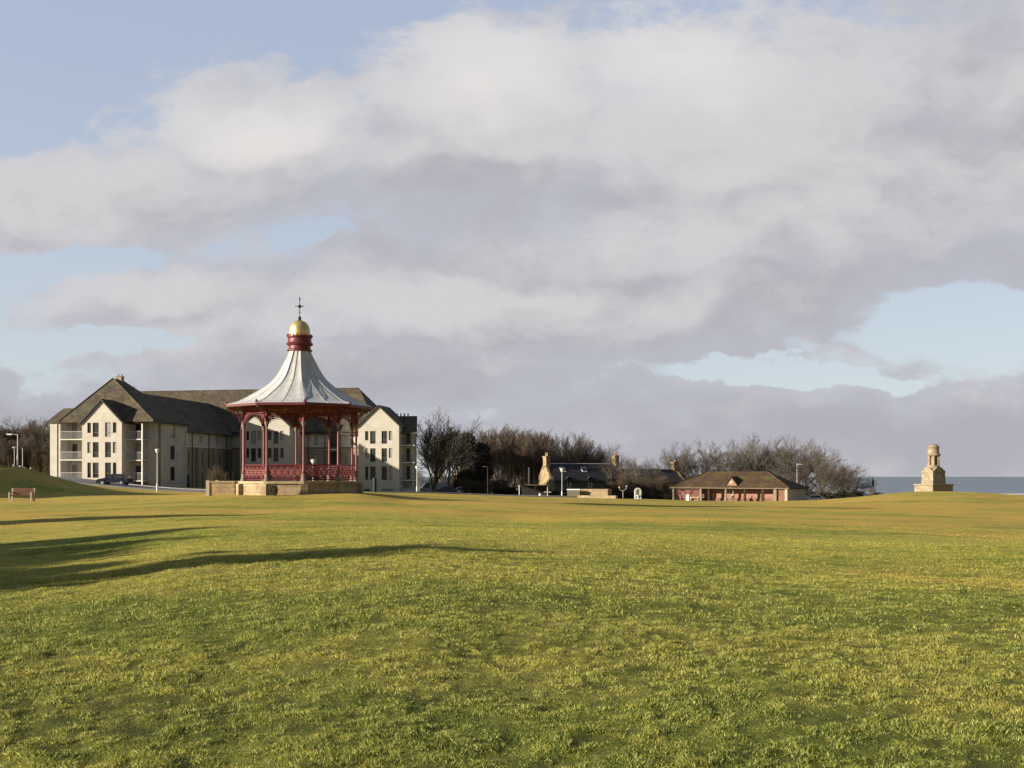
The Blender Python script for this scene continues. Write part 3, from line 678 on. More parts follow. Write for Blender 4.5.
# railing panels and arched spandrels, one per bay
for k in range(NS):
    a0, a1 = corner(k, RC, 0), corner(k+1, RC, 0); d = (a1-a0); L = d.length; d = d/L
    if k == 7: pass
    P = lambda s_, z: (a0.x+d.x*s_, a0.y+d.y*s_, z)
    mb = MB(); s0, s1, zb, zt = .14, L-.14, BZ+.10, BZ+.93
    mb.tube(P(s0, zb), P(s1, zb), .03, n=6).tube(P(s0, zt), P(s1, zt), .04, n=6).tube(P(s0, zt-.14), P(s1, zt-.14), .018, n=5).tube(P(s0, zb+.12), P(s1, zb+.12), .018, n=5)
    nc = 5; w = (s1-s0)/nc
    for i in range(nc+1): mb.tube(P(s0+w*i, BZ+.0), P(s0+w*i, zt), .022, n=5)
    rail = mb.build('railing', M['red_paint'], band)
    mb = MB()
    for i in range(nc):
        xa, xb, za, zc = s0+w*i, s0+w*(i+1), zb+.12, zt-.14; xm, zm = (xa+xb)/2, (za+zc)/2
        mb.tube(P(xa, za), P(xb, zc), .024, n=4).tube(P(xa, zc), P(xb, za), .024, n=4).tube(P(xm, za), P(xm, zc), .018, n=4).tube(P(xa, zm), P(xb, zm), .018, n=4)
        mb.ring(P(xm, zm), .13, .02, d, (0, 0, 1), 12, 4).ring(P(xm, zm), .055, .018, d, (0, 0, 1), 8, 4)
        for q in (-1, 1):
            mb.ring(P(xm+q*w*.33, zm+.16), .055, .014, d, (0, 0, 1), 8, 4).ring(P(xm+q*w*.33, zm-.16), .055, .014, d, (0, 0, 1), 8, 4)
            mb.tube(P(xm+q*w*.25, zt-.14), P(xm+q*w*.25, zt), .014, n=4)
    mb.build('lattice', M['pink_paint'], rail)
    # arch
    mb = MB(); zs, za = 4.60, 5.28; n = 16
    arc = [P(L/2-(L/2-.1)*math.cos(PI*i/n), zs+(za-zs)*math.sin(PI*i/n)**.9) for i in range(n+1)]
    mb.path(arc, .035, 5)
    arc2 = [P(L/2-(L/2-.2)*math.cos(PI*i/n), zs+(za-zs-.09)*math.sin(PI*i/n)**.9) for i in range(n+1)]
    mb.path(arc2, .016, 4)
    for q in (0, 1):
        for (sx, sz, rad) in ((.2, 5.24, .12), (.17, 4.98, .09), (.15, 4.8, .06), (.46, 5.34, .09), (.7, 5.38, .06), (.34, 5.1, .06), (.9, 5.38, .05), (.33, 5.28, .06), (.6, 5.30, .05)):
            s_ = sx if q == 0 else L-sx
            mb.ring(P(s_, sz), rad, .024, d, (0, 0, 1), 10, 4)
        for j in range(10):
            s_ = .1+j*.09; s_ = s_ if q == 0 else L-s_
            zz = zs+(za-zs)*max(0, 1-((L/2-min(s_, L-s_))/(L/2-.1))**2)**.5
            mb.tube(P(s_, zz), P(s_, 5.5), .018, n=4)
    mb.tube(P(.08, 5.36), P(L-.08, 5.36), .022, n=6)
    mb.tube(P(.08, 5.46), P(L-.08, 5.46), .045, n=6)
    mb.build('arched_bracket', M['maroon'], band)
    # bracket from column out to the eaves
    c = corner(k, 1.0, 0); mb = MB()
    for i in range(8):
        t0, t1 = i/8*PI/2, (i+1)/8*PI/2
        f = lambda t: c*(RC+.08+.85*(1-math.cos(t))) + Vector((0, 0, 4.72+.82*math.sin(t)))
        mb.tube(f(t0), f(t1), .03, n=5)
    mb.ring(c*(RC+.26)+Vector((0, 0, 5.27)), .15, .022, c, (0, 0, 1), 10, 4).ring(c*(RC+.18)+Vector((0, 0, 4.98)), .09, .02, c, (0, 0, 1), 8, 4).ring(c*(RC+.6)+Vector((0, 0, 5.43)), .09, .02, c, (0, 0, 1), 8, 4)
    mb.build('eaves_bracket', M['red_paint'], band)
ring_solid(MB(), RC-.14, RC+.12, 5.46, 5.62).build('ring_beam', M['maroon'], band)
ring_solid(MB(), 4.30, 4.46, 5.60, 5.76).build('fascia', M['red_paint'], band)
disc(MB(), 4.32, 5.63, 5.67).build('ceiling', M['ceiling'], band)
for k in range(NS):
    mid = (corner(k, 3.3, 5.86)+corner(k+1, 3.3, 5.86))/2
    MB().box((mid.x*.62, mid.y*.62, 5.6), (.08, 2.0, .06), PH0+PI*(2*k+1)/NS).build('ceiling_rib', M['gold'], band)
# the swept roof: faceted, each side two gently hollow sheets
prof = [(4.48, 5.74), (4.40, 5.78), (3.75, 5.96), (2.95, 6.40), (2.16, 6.90), (1.6, 7.40), (1.27, 7.86), (1.03, 8.30), (.84, 8.66), (.70, 8.98), (.65, 9.12)]
def catmull(pr, k=3):
    out = []
    for i in range(len(pr)-1):
        p = [Vector(pr[max(0, min(len(pr)-1, i+j))]) for j in (-1, 0, 1, 2)]
        for q in range(k):
            f = q/k; out.append(tuple(.5*((2*p[1])+(-p[0]+p[2])*f+(2*p[0]-5*p[1]+4*p[2]-p[3])*f*f+(-p[0]+3*p[1]-3*p[2]+p[3])*f**3)))
    out.append(pr[-1]); return out
pr = catmull(prof); SUB = 8
def roofpt(k, r, z):
    a = 2*PI*k/(NS*SUB); m_ = (k % SUB)/SUB; am = 2*PI/NS*(m_-.5)
    rr_ = r*math.cos(PI/NS)/math.cos(am)
    half = (k % (SUB//2))/(SUB//2)
    rr_ *= 1-.026*math.sin(PI*half)*min(1, (z-5.74)/.5)
    aa = PH0+a; return Vector((rr_*math.sin(aa), -rr_*math.cos(aa), z))
vs = []; nn = NS*SUB
for r, z in pr: vs += [roofpt(k, r, z) for k in range(nn)]
fs = [(j*nn+i, j*nn+(i+1) % nn, (j+1)*nn+(i+1) % nn, (j+1)*nn+i) for j in range(len(pr)-1) for i in range(nn)]
canopy = MB().add(vs, fs).build('canopy', M['roof_metal'], band, smooth=True)
for k in range(NS*2):
    MB().path([roofpt(k*SUB//2, r+.01, z+.015) for r, z in pr[2:]], .012 if k % 2 == 0 else .008, 5).build('seam', M['roof_metal'], canopy, smooth=True)
# eaves studs
for k in range(NS): MB().lathe([(.05, 0), (.09, .06), (.04, .16), (0, .2)], 8, corner(k, 4.42, 5.75)).build('eaves_knob', M['maroon'], band)
drum = MB().lathe([(.66, 9.08), (.74, 9.12), (.74, 9.18), (.66, 9.24), (.64, 9.40), (.76, 9.48), (.80, 9.56), (.72, 9.62), (.68, 9.85), (.75, 9.93), (.75, 9.99), (.62, 10.02)], 30).build('lantern_drum', M['red_paint'], band, smooth=True)
for k in range(20):
    a = 2*PI*k/20; MB().lathe([(.03, 0), (.055, .05), (0, .16)], 6, (.73*math.cos(a), .73*math.sin(a), 9.97)).build('cresting', M['maroon'], drum)
dm = [(.62*math.cos(t)**.8 if t < 1.56 else 0, 10.28+.62*math.sin(t)*1.08) for t in np.linspace(0, PI/2, 14)]
MB().lathe([(.615, 9.98), (.625, 10.15)]+dm, 32).build('dome', M['gold'], band, smooth=True)
MB().lathe([(.12, 10.92), (.15, 10.97), (.07, 11.03), (.11, 11.12), (.04, 11.2), (.025, 11.28), (.025, 11.70), (.10, 11.75), (.12, 11.82), (.08, 11.88), (.022, 11.92), (.02, 12.18), (.05, 12.22), (.04, 12.3), (.012, 12.35), (0, 12.48)], 10)\
    .tube((-.24, 0, 11.82), (.24, 0, 11.82), .02, n=5).tube((0, -.24, 11.82), (0, .24, 11.82), .02, n=5).blob((-.24, 0, 11.82), (.035, .035, .035), 8, 5).blob((.24, 0, 11.82), (.035, .035, .035), 8, 5)\
    .tube((-.08, 0, 11.45), (.08, 0, 11.45), .018, n=4).build('finial', M['iron'], band, smooth=True)
# steps with parapets on the left
st = thing('stone_steps', 'stone steps with low parapet walls against the left side of the bandstand', 'steps', (BX, BY, 0), 0)
sg = gz(BX-4.4, BY)
for i in range(4): MB().span(-5.0+.28*i, -5.0+.28*(i+1), -.75, .75, sg-.4, sg+.19*(i+1)).build('step', M['pale_sandstone'], st)
for yy in (-.9, .9):
    w = MB().span(-5.15, -3.62, yy-.13, yy+.13, sg-.4, BZ-.1).build('parapet', M['sandstone'], st)
    MB().span(-5.2, -3.62, yy-.17, yy+.17, BZ-.1, BZ).build('parapet_cope', M['pale_sandstone'], w)
    MB().box((-5.2, yy, (sg-.4+BZ+.04)/2), (.2, .36, BZ+.04-sg+.4)).build('end_post', M['cream_paint'], w)

# ------------------------------------------------------------------ monument
mx = at(933.5, 130); mon = thing('war_memorial', 'sandstone memorial with a round lantern top standing on the grassy mound above the sea', 'monument', (mx.x, 130, mx.z), -math.atan2(mx.x, 130)-R(47)); mon.scale = (.95, .95, 1)
def zz_(py): return EYE-(py-HOR)/F*130-mx.z
MB().span(-1.72, 1.72, -1.72, 1.72, -1.2, zz_(485.2)).build('plinth', M['monument_stone'], mon)
MB().span(-1.84, 1.84, -1.84, 1.84, zz_(485.2), zz_(484)).build('plinth_cope', M['monument_stone'], mon)
zb, zs, zt = zz_(484), zz_(472.5), zz_(467.3)
MB().add([(x*1.1, y*1.1, zb) for x, y in ((-1, -1), (1, -1), (1, 1), (-1, 1))]+[(x*1.02, y*1.02, zs) for x, y in ((-1, -1), (1, -1), (1, 1), (-1, 1))], [(0, 1, 2, 3), (4, 5, 6, 7), (0, 1, 5, 4), (1, 2, 6, 5), (2, 3, 7, 6), (3, 0, 4, 7)]).build('shaft_block', M['monument_stone'], mon)
mb = MB()
for rz in (0, PI/2):
    pr_ = [(-1.08, zs-.02), (1.08, zs-.02), (1.08, zs+.1), (.35, zt), (-.35, zt), (-1.08, zs+.1)]
    t = MB().prism(pr_, -1.07 if rz == 0 else -1.072, 1.07 if rz == 0 else 1.072); m_ = Matrix.Rotation(rz, 3, 'Z'); mb.add([m_ @ Vector(v) for v in t.v], t.f)
mb.build('gabled_head', M['monument_stone'], mon)
MB().lathe([(.82, zt-.1), (.80, zz_(465.5))], 20).build('drum_base', M['monument_stone'], mon, smooth=True)
z0, z1 = zz_(465.5), zz_(456)
MB().lathe([(.46, z0-.05), (.46, z1+.05)], 14).build('lantern_core', M['monument_stone'], mon, smooth=True)
for k in range(6):
    a = 2*PI*k/6+.35; MB().lathe([(.23, z0), (.2, z0+.1), (.17, z1-.1), (.22, z1)], 10, (.62*math.cos(a), .62*math.sin(a), 0)).build('lantern_column', M['monument_stone'], mon, smooth=True)
z2 = zz_(447.3)
MB().lathe([(.80, z1), (.92, z1+.1), (.92, z1+.22), (.74, z1+.3), (.70, z2-.12), (.78, z2-.08), (.80, z2), (.68, z2+.05), (.6, z2+.2), (.42, z2+.36), (.2, z2+.45), (0, z2+.47)], 24).build('lantern_top', M['monument_stone'], mon, smooth=True)
for nx_, ny_ in ((-1, 0), (0, -1)):
    c = Vector((nx_*1.07, ny_*1.07, zz_(478))); u = Vector((-ny_, nx_, 0))
    MB().ring(c, .30, .06, u, (0, 0, 1), 14, 6).build('wreath', M['sandstone'], mon, smooth=True)

# ------------------------------------------------------------------ pavilion
pc = at(673, 171); PT = R(33)
pav = thing('pavilion', 'low red brick pavilion with a mossy hipped tile roof and a small gablet', 'pavilion', (pc.x, 171, 0), -PT)
# local x along the front (left to right), y back
def px2x(px, y=0.0):       # local x of a point on the front seen at image column px
    k = (px-512)/F; c, s_ = math.cos(PT), math.sin(PT)
    # X = pc.x + x c + y s ; Y = 171 - x s + y c
    return (k*(171+y*c)-pc.x-y*s_)/(c+k*s_)
PL = px2x(787); PD = 6.6
pe = EYE-(487.9-HOR)/F*165; pb = -3.4
xs = {p: px2x(p) for p in (672, 680, 690, 701, 709, 726, 733, 745, 763, 774, 777, 787)}
MB().span(.1, PL-.1, 2.1, PD, pb, pe-.02).build('back_block', M['pink_render'], pav)
fl_ = MB().span(0, PL, -.3, 2.6, pb, gz(pav.location.x+8, 165)+.03).build('floor', M['concrete'], pav)
fz = fl_.data.vertices[4].co.z
ftop = max(v.co.z for v in fl_.data.vertices)
MB().span(xs[709], xs[774], 1.98, 2.1, ftop, ftop+.5).build('red_dado', M['brick'], pav)
# left: brick bay with openings
mb = MB(); wallrun(mb, (xs[680]-.2, .35), (xs[701], .35), ftop, pe-.05, [(.2, .9, ftop+.02, ftop+1.9), (1.9, 2.5, ftop+.9, ftop+1.7)])
mb.build('brick_bay', M['brick'], pav)
MB().box((xs[680]+1.3, .25, ftop+.5), (.5, .12, 1.0)).build('white_panel', M['white_paint'], pav)
for i in range(5): MB().span(xs[672]+.3, xs[701]-.2, .20, .24, ftop+.95+.28*i, ftop+1.06+.28*i).build('timber_rail', M['red_paint'], pav)
MB().span(xs[774], xs[787]-.02, .1, 2.5, ftop-.5, pe-.05).build('brick_bay', M['brick'], pav)
for p, mt, w in ((672.5, 'weathered_cream', .25), (701, 'weathered_cream', .34), (709, 'timber', .3), (726, 'weathered_cream', .26), (745, 'timber', .3), (763, 'timber', .42), (775.3, 'weathered_cream', .5), (786.4, 'cream_paint', .4)):
    x = px2x(p); MB().box((max(x, w/2), -.05, (ftop-.5+pe-.05)/2), (w, .3, pe-.05-ftop+.5)).build('pillar', M[mt], pav)
for p in (709, 726, 745):
    x = px2x(p)
    MB().tube((x+.5, -.02, ftop), (x-.35, -.02, ftop+.9), .05, n=5).build('prop', M['timber'], pav)
MB().span(px2x(690), xs[701]-.4, -.1, .25, ftop+.45, ftop+.55).span(px2x(690)+.1, px2x(690)+.2, -.1, .25, ftop, ftop+.45).span(xs[701]-.6, xs[701]-.5, -.1, .25, ftop, ftop+.45).build('bench_board', M['cream_paint'], pav)
MB().span(PL-.08, PL+.02, .2, PD, ftop-.8, pe-.03).build('side_wall', M['grey_harl'], pav)
MB().span(PL-.5, PL+.05, PD, PD+3.2, ftop-.8, pe-.03).build('side_wall', M['grey_harl'], pav)
# roof
rz0 = pe+.02; rz1 = EYE-(472.2-HOR)/F*165; ov = .45; D2 = PD+3.0
ym = D2/2
ra, rb_ = px2x(707, ym), px2x(768, ym)
q = [(-ov, -ov, rz0), (PL+ov, -ov, rz0), (PL+ov, D2+ov, rz0), (-ov, D2+ov, rz0)]; r0, r1 = (ra, ym, rz1), (rb_, ym, rz1)
for pts in ((q[0], q[1], r1, r0), (q[1], q[2], r1), (q[2], q[3], r0, r1), (q[3], q[0], r0)): MB().slab(pts, .12, (0, 0, -1)).build('roof', M['pav_tile'], pav)
MB().tube((ra, ym, rz1+.03), (rb_, ym, rz1+.03), .12, n=6).build('ridge_tiles', M['pav_tile'], pav)
MB().tube((q[1][0], q[1][1], rz0+.06), (rb_, ym, rz1+.05), .10, n=6).build('ridge_tiles', M['pav_tile'], pav)
MB().tube((q[0][0], q[0][1], rz0+.06), (ra, ym, rz1+.05), .10, n=6).build('ridge_tiles', M['pav_tile'], pav)
MB().span(-ov, PL+ov, -ov-.05, -ov, rz0-.12, rz0-.02).build('fascia', M['weathered_cream'], pav)
MB().span(PL+ov, PL+ov+.05, -ov, D2+ov, rz0-.17, rz0).build('fascia', M['timber'], pav)
g0, g1 = px2x(726.5, .5), px2x(737.5, .5); gm = (g0+g1)/2; gh = rz0+.35; gt = rz0+1.75; gf = .3
MB().add([(g0, gf, rz0-.02), (g1, gf, rz0-.02), (g1, gf, gh+.1), (gm, gf, gt), (g0, gf, gh+.1), (g0, gf+2, rz0), (g1, gf+2, rz0), (g1, gf+2, gh+.1), (gm, gf+4.2, gt), (g0, gf+2, gh+.1)],
         [(0, 1, 2, 3, 4), (0, 4, 9, 5), (1, 6, 7, 2), (5, 9, 8, 7, 6)]).build('gablet', M['pink_render'], pav)
MB().box((gm-.05, gf-.04, gh+.55), (.5, .06, .5), 0, Matrix.Rotation(PI/4, 3, 'Y')).build('gablet_panel', M['cream_paint'], pav)
for s_, gx in ((-1, g0-.2), (1, g1+.2)):
    MB().slab([(gm, gf-.15, gt+.12), (gx, gf-.15, gh-.02), (gx, gf+2.4, gh-.02), (gm, gf+4.4, gt+.12)], .1).build('gablet_roof', M['pav_tile'], pav)

# ------------------------------------------------------------------ stone cottages
def cottage(px, Y, L, D, eave, ridge, label, rz=R(24), chim_left=True, windows=True, big=True, ch_h=1.6, base=-5.5):
    p = at(px, Y); c = thing('stone_cottage', label, 'house', (p.x, Y, 0), rz)
    hD = D/2; ez, rz_ = eave, ridge
    def gbl(x0, x1, name):
        MB().add([(x0, 0, base), (x0, D, base), (x0, D, ez), (x0, hD, rz_+.1), (x0, 0, ez), (x1, 0, base), (x1, D, base), (x1, D, ez), (x1, hD, rz_+.1), (x1, 0, ez)],
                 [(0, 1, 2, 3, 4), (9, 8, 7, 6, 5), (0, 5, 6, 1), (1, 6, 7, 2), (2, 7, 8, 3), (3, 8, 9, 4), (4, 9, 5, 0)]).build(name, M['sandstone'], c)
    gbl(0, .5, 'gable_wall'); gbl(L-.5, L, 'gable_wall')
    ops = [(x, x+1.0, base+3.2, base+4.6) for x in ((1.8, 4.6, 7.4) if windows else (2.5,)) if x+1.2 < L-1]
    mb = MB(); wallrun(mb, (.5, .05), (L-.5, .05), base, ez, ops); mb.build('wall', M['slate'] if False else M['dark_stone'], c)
    for o in ops: window(c, (.5, .05), (L-.5, .05), o, frame='white_paint', transom=.5)
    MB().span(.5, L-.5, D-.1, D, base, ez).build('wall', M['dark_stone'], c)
    MB().slab([(.45, -.3, ez-.2), (L-.45, -.3, ez-.2), (L-.45, hD, rz_), (.45, hD, rz_)], .14).build('roof', M['slate'], c)
    MB().slab([(.45, hD, rz_), (L-.45, hD, rz_), (L-.45, D+.3, ez-.2), (.45, D+.3, ez-.2)], .14).build('roof', M['slate'], c)
    MB().tube((.4, hD, rz_+.03), (L-.4, hD, rz_+.03), .1, n=6).build('ridge_tiles', M['galv'], c)
    return c, hD, rz_
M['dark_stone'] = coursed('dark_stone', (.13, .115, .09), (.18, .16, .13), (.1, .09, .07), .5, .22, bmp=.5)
def chimney(c, x, y, z0, z1, w, d, pots=2):
    ch = MB().span(x-w/2, x+w/2, y-d/2, y+d/2, z0, z1).span(x-w/2-.12, x+w/2+.12, y-d/2-.12, y+d/2+.12, z1, z1+.22).build('chimney', M['sandstone'], c)
    for i in range(pots):
        MB().lathe([(.2, 0), (.15, .12), (.14, .6), (.19, .68)], 10, (x, y+(i-(pots-1)/2)*.55, z1+.22)).build('chimney_pot', M['sandstone'], ch)
Yc = 190
zc = lambda py, Y=Yc: EYE-(py-HOR)/F*Y
c1, hD, rz_ = cottage(552, Yc, 16.2, 6.4, zc(480.5), zc(463.5), 'slate roofed stone cottage with a tall chimney on its sunlit gable, nearer the bandstand')
chimney(c1, .45, hD, rz_-2.2, zc(457), .95, 1.35, 2); chimney(c1, 15.7, hD, rz_-1.6, zc(455.5), .9, 1.3, 2)
# shouldered gable: tapering offsets beside the stack
MB().add([(-.12, hD-2.4, -5), (-.12, hD+2.4, -5), (-.12, hD+2.4, zc(476)), (-.12, hD+.75, zc(466)), (-.12, hD-.75, zc(466)), (-.12, hD-2.4, zc(476)),
          (.3, hD-2.4, -5), (.3, hD+2.4, -5), (.3, hD+2.4, zc(476)), (.3, hD+.75, zc(466)), (.3, hD-.75, zc(466)), (.3, hD-2.4, zc(476))],
         [(0, 1, 2, 3, 4, 5), (11, 10, 9, 8, 7, 6)]+[(i, (i+1) % 6, 6+(i+1) % 6, 6+i) for i in range(6)]).build('chimney_breast', M['sandstone'], c1)
for x in (3.6, 8.2, 12.8):          # dormers and rooflights
    if x < 12:
        t = (zc(474)-zc(480.5))/(rz_-zc(480.5))
        rl = MB().box((x-.3, hD*.62, zc(480.5)+(rz_-zc(480.5))*.62+.12), (1.1, 1.3, .06), 0, Matrix.Rotation(math.atan2(rz_-zc(480.5), hD), 3, 'X')).build('rooflight', M['white_paint'], c1)
        MB().box((x-.3, hD*.62-.04, zc(480.5)+(rz_-zc(480.5))*.62+.16), (.75, .9, .05), 0, Matrix.Rotation(math.atan2(rz_-zc(480.5), hD), 3, 'X')).build('pane', M['glass'], rl)
    zf = zc(483.5)
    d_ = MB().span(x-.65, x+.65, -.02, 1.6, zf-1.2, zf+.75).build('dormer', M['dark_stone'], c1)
    MB().slab([(x-.8, -.2, zf+.65), (x, -.2, zf+1.35), (x, 2.2, zf+1.35), (x-.8, 1.8, zf+.65)], .08).slab([(x+.8, -.2, zf+.65), (x, -.2, zf+1.35), (x, 2.2, zf+1.35), (x+.8, 1.8, zf+.65)], .08).build('dormer_roof', M['slate'], d_)
    MB().span(x-.42, x+.42, -.07, -.025, zf-.75, zf-.66).span(x+.33, x+.42, -.07, -.025, zf-.66, zf+.55).span(x-.42, x-.33, -.07, -.025, zf-.66, zf+.55).span(x-.33, x+.33, -.07, -.025, zf-.1, zf-.03).build('dormer_window', M['white_paint'], d_)
Y2 = 196
z2_ = lambda py: EYE-(py-HOR)/F*Y2
c2, hD2, rzb = cottage(627, Y2, 13.6, 6.2, z2_(481), z2_(469), 'lower slate roofed cottage behind bare shrubs between the first cottage and the red pavilion', windows=False)
chimney(c2, 13.0, hD2, rzb-1.4, z2_(462.5), .9, 1.2, 2)

# low masonry in front of the cottages
def on(px, Y, dz=0): p = at(px, Y); return p.x, Y, p.z+dz
Yw = 148; zw = lambda py: EYE-(py-HOR)/F*Yw
def wbox(name, label, cat, px0, px1, py0, py1, mat, dep=.5, Y=Yw, cope=None):
    x0, x1 = (px0-512)/F*Y, (px1-512)/F*Y; z1, z0 = EYE-(py0-HOR)/F*Y, EYE-(py1-HOR)/F*Y
    t = thing(name, label, cat, ((x0+x1)/2, Y, z0), -R(22)); w = (x1-x0)*1.02; h = z1-z0
    MB().box((0, dep/2, h/2-.2), (w, dep, h+.4)).build('wall', M[mat], t)
    if cope: MB().box((0, dep/2, h+.07), (w+.1, dep+.12, .14)).build('cope', M[cope], t)
    return t
wbox('low_wall', 'grey garden wall with a bright white coping in front of the slate roofed cottage', 'wall', 567, 580, 490, 498, 'dark_stone', .4, cope='white_paint')
wbox('stone_terrace', 'pale sandstone block wall with white coping standing on a broad stone step', 'wall', 580.3, 608, 490, 498, 'sandstone', 2.0, cope='pale_sandstone')
wbox('stone_step', 'broad low sandstone step running along the foot of the pale block wall', 'step', 577, 616, 495.6, 499.5, 'pale_sandstone', 1.2, Y=Yw-1.8)
# white arched fountain
p = at(638, 146); f = thing('drinking_fountain', 'white arched stone fountain niche standing alone between the step and the pavilion', 'fountain', (p.x, 146, p.z-.1))
w, h = .48, 1.3; n = 12
outer = [(-w, 0), (-w, h)]+[(-w*math.cos(PI*i/n), h+w*math.sin(PI*i/n)) for i in range(1, n)]+[(w, h), (w, 0)]
wi = .27; inner = [(-wi, .25), (-wi, h)]+[(-wi*math.cos(PI*i/n), h+wi*math.sin(PI*i/n)) for i in range(1, n)]+[(wi, h), (wi, .25)]
mb = MB(); k = len(outer); vs = [(x, 0, z) for x, z in outer]+[(x, 0, z) for x, z in inner]+[(x, .5, z) for x, z in outer]+[(x, .22, z) for x, z in inner]
fs = []
for i in range(k):
    j = (i+1) % k; fs += [(i, j, k+j, k+i), (i, 2*k+i, 2*k+j, j), (k+i, k+j, 3*k+j, 3*k+i)]
fs.append(tuple(range(2*k, 3*k))); mb.add(vs, fs).build('arch', M['rail'], f)
MB().add([(x, .2, z) for x, z in inner], [tuple(range(k))]).build('niche', M['concrete'], f)
MB().box((0, .2, .06), (1.1, .8, .14)).build('base', M['concrete'], f)
MB().lathe([(.1, .15), (.08, .5), (.26, .62), (.28, .7), (0, .64)], 14, (0, .02, 0)).build('basin', M['white_paint'], f)

# dark timber shelter, posts and signs near the wood
zt_ = lambda py, Y=160: EYE-(py-HOR)/F*Y
sh = thing('timber_shelter', 'long dark timber shelter with a flat pale edged roof in front of the wood', 'shelter', (on(535.5, 160)[0], 160, zt_(498)))
hh_ = zt_(484.8)-zt_(498); W_ = 27*.16
MB().box((0, .9, hh_-.06), (W_+.5, 2.2, .14)).build('roof', M['timber'], sh)
MB().box((.4, -.24, hh_-.03), (W_-.6, .05, .07)).build('roof_edge', M['weathered_cream'], sh)
MB().box((0, 1.9, hh_/2-.1), (W_, .1, hh_-.1)).build('back_wall', M['dark_trim'], sh)
for x in (-W_/2, 0, W_/2): MB().box((x, -.1, hh_/2-.2), (.16, .16, hh_+.15)).build('post', M['timber'], sh)
MB().box((-.1, .9, .45), (W_-.6, .4, .08)).box((-1.5, .9, .2), (.1, .35, .45)).box((1.3, .9, .2), (.1, .35, .45)).build('seat', M['brown_frame'], sh)
def post(name, label, cat, px, Y, top, mat, r=.05, group=None):
    x, y, z = on(px, Y); h = EYE-(top-HOR)/F*Y - z
    t = MB().lathe([(r*1.5, -.3), (r*1.5, .06), (r, .1), (r, h-.05), (r*1.2, h-.04), (r*.6, h)], 10).build(name, M[mat]); t.location = (x, y, z)
    tag(t, label, cat, group); return t
post('marker_post', 'slim pale post at the left end of the dark timber shelter', 'post', 519.3, 157, 485, 'galv', .07)
post('flagpole', 'short bright white pole rising behind the dark timber shelter', 'pole', 528.7, 168, 467.5, 'white_paint', .13)
post('bollard', 'squat white bollard under the dark timber shelter roof', 'bollard', 540, 150, 493.3, 'white_paint', .16)
x, y, z = on(547.5, 150)
sg_ = thing('signpost', 'low signpost with a pale cross arm beside the timber shelter', 'sign', (x, y, z))
MB().tube((0, 0, -.3), (0, 0, 1.5), .05).build('post', M['galv'], sg_); MB().box((0, -.06, .72), (1.1, .03, .13)).build('sign_board', M['concrete'], sg_)
x, y, z = on(623, 152)
tl = thing('twin_lantern', 'short post with two round white lamp heads among the bare shrubs', 'lamp', (x, y, z))
MB().tube((0, 0, -.3), (0, 0, 1.3), .05).path([(-.55, 0, 1.55), (-.4, 0, 1.32), (0, 0, 1.25), (.4, 0, 1.45), (.55, 0, 1.7)], .035).build('post', M['concrete'], tl)
for dx, dz in ((-.55, 1.75), (.55, 1.9)): MB().blob((dx, 0, dz), (.16, .16, .13), 14, 8).build('globe', M['concrete'], tl, smooth=True)

# ------------------------------------------------------------------ lamps
def post_lamp(px, Y, top, label, head=.33, r=.06):
    x, y, z = on(px, Y); h = EYE-(top-HOR)/F*Y - z
    t = thing('lamp_post', label, 'street lamp', (x, y, z), 0, 'post top lamps round the green')
    MB().lathe([(.12, -.4), (.12, .9), (.085, .98), (r, 1.1), (r*.85, h-.42)], 10).build('post', M['galv'], t, smooth=True)
    hd = MB().lathe([(.09, h-.46), (.16, h-.40), (head*.62, h-.3), (head*.72, h-.14)], 16).build('lantern', M['lamp_glass'], t, smooth=True)
    MB().lathe([(head, h-.15), (head*1.02, h-.1), (head*.7, h-.02), (.06, h+.02), (0, h+.03)], 16).build('cap', M['white_paint'], hd, smooth=True)
    return t
post_lamp(157.3, 118, 449, 'tall post top lamp in front of the grey side wall of the apartment block', .26, .055)
post_lamp(313, 122, 459.5, 'post top lamp seen through the arches of the bandstand', .30)
post_lamp(417, 150, 466, 'post top lamp at the right hand corner of the apartment block', .28)
post_lamp(562, 160, 468.5, 'post top lamp before the slate roof of the cottage', .30, .05)
def arm_lamp(px, Y, top, arm, label, head=(.62, .26, .12)):
    x, y, z = on(px, Y); h = EYE-(top-HOR)/F*Y - z
    t = thing('street_lamp', label, 'street lamp', (x, y, z))
    MB().tube((0, 0, -.4), (0, 0, 1.2), .085, n=12).tube((0, 0, 1.2), (0, 0, h), .06, .045, n=12).build('post', M['galv'], t)
    a = MB().path([(0, 0, h-.12), (arm*.12, 0, h-.02), (arm, 0, h)], .035).build('arm', M['galv'], t)
    s = 1 if arm > 0 else -1
    MB().box((arm+s*head[0]/2, 0, h-.01), head).build('lamp_head', M['lamp_glass'], t, bevel=.03)
    return t
arm_lamp(17.7, 100, 434.3, -.5, 'tall street lamp with a flat white head reaching left over the grassy bank', (.55, .28, .14))
arm_lamp(487.5, 165, 466.6, -.25, 'street lamp with a flat pale head in front of the dark evergreens', (.55, .3, .12))
arm_lamp(797, 185, 464.2, .2, 'street lamp rising above the back of the red pavilion among the bare trees', (.7, .35, .14))
x, y, z = on(14.5, 112)
t = thing('street_lamp', 'smaller street lamp standing behind the tall one on the grassy bank', 'street lamp', (x, y, z))
hq = EYE-(447.5-HOR)/F*112-z
MB().tube((0, 0, -.4), (0, 0, hq), .04).build('post', M['galv'], t); MB().lathe([(.1, hq-.12), (.2, hq-.05), (.2, hq+.04), (0, hq+.1)], 12).build('lamp_head', M['galv'], t, smooth=True)
post('pole', 'thin grey pole beside the street lamps on the grassy bank', 'pole', 22.6, 108, 448, 'galv', .04)
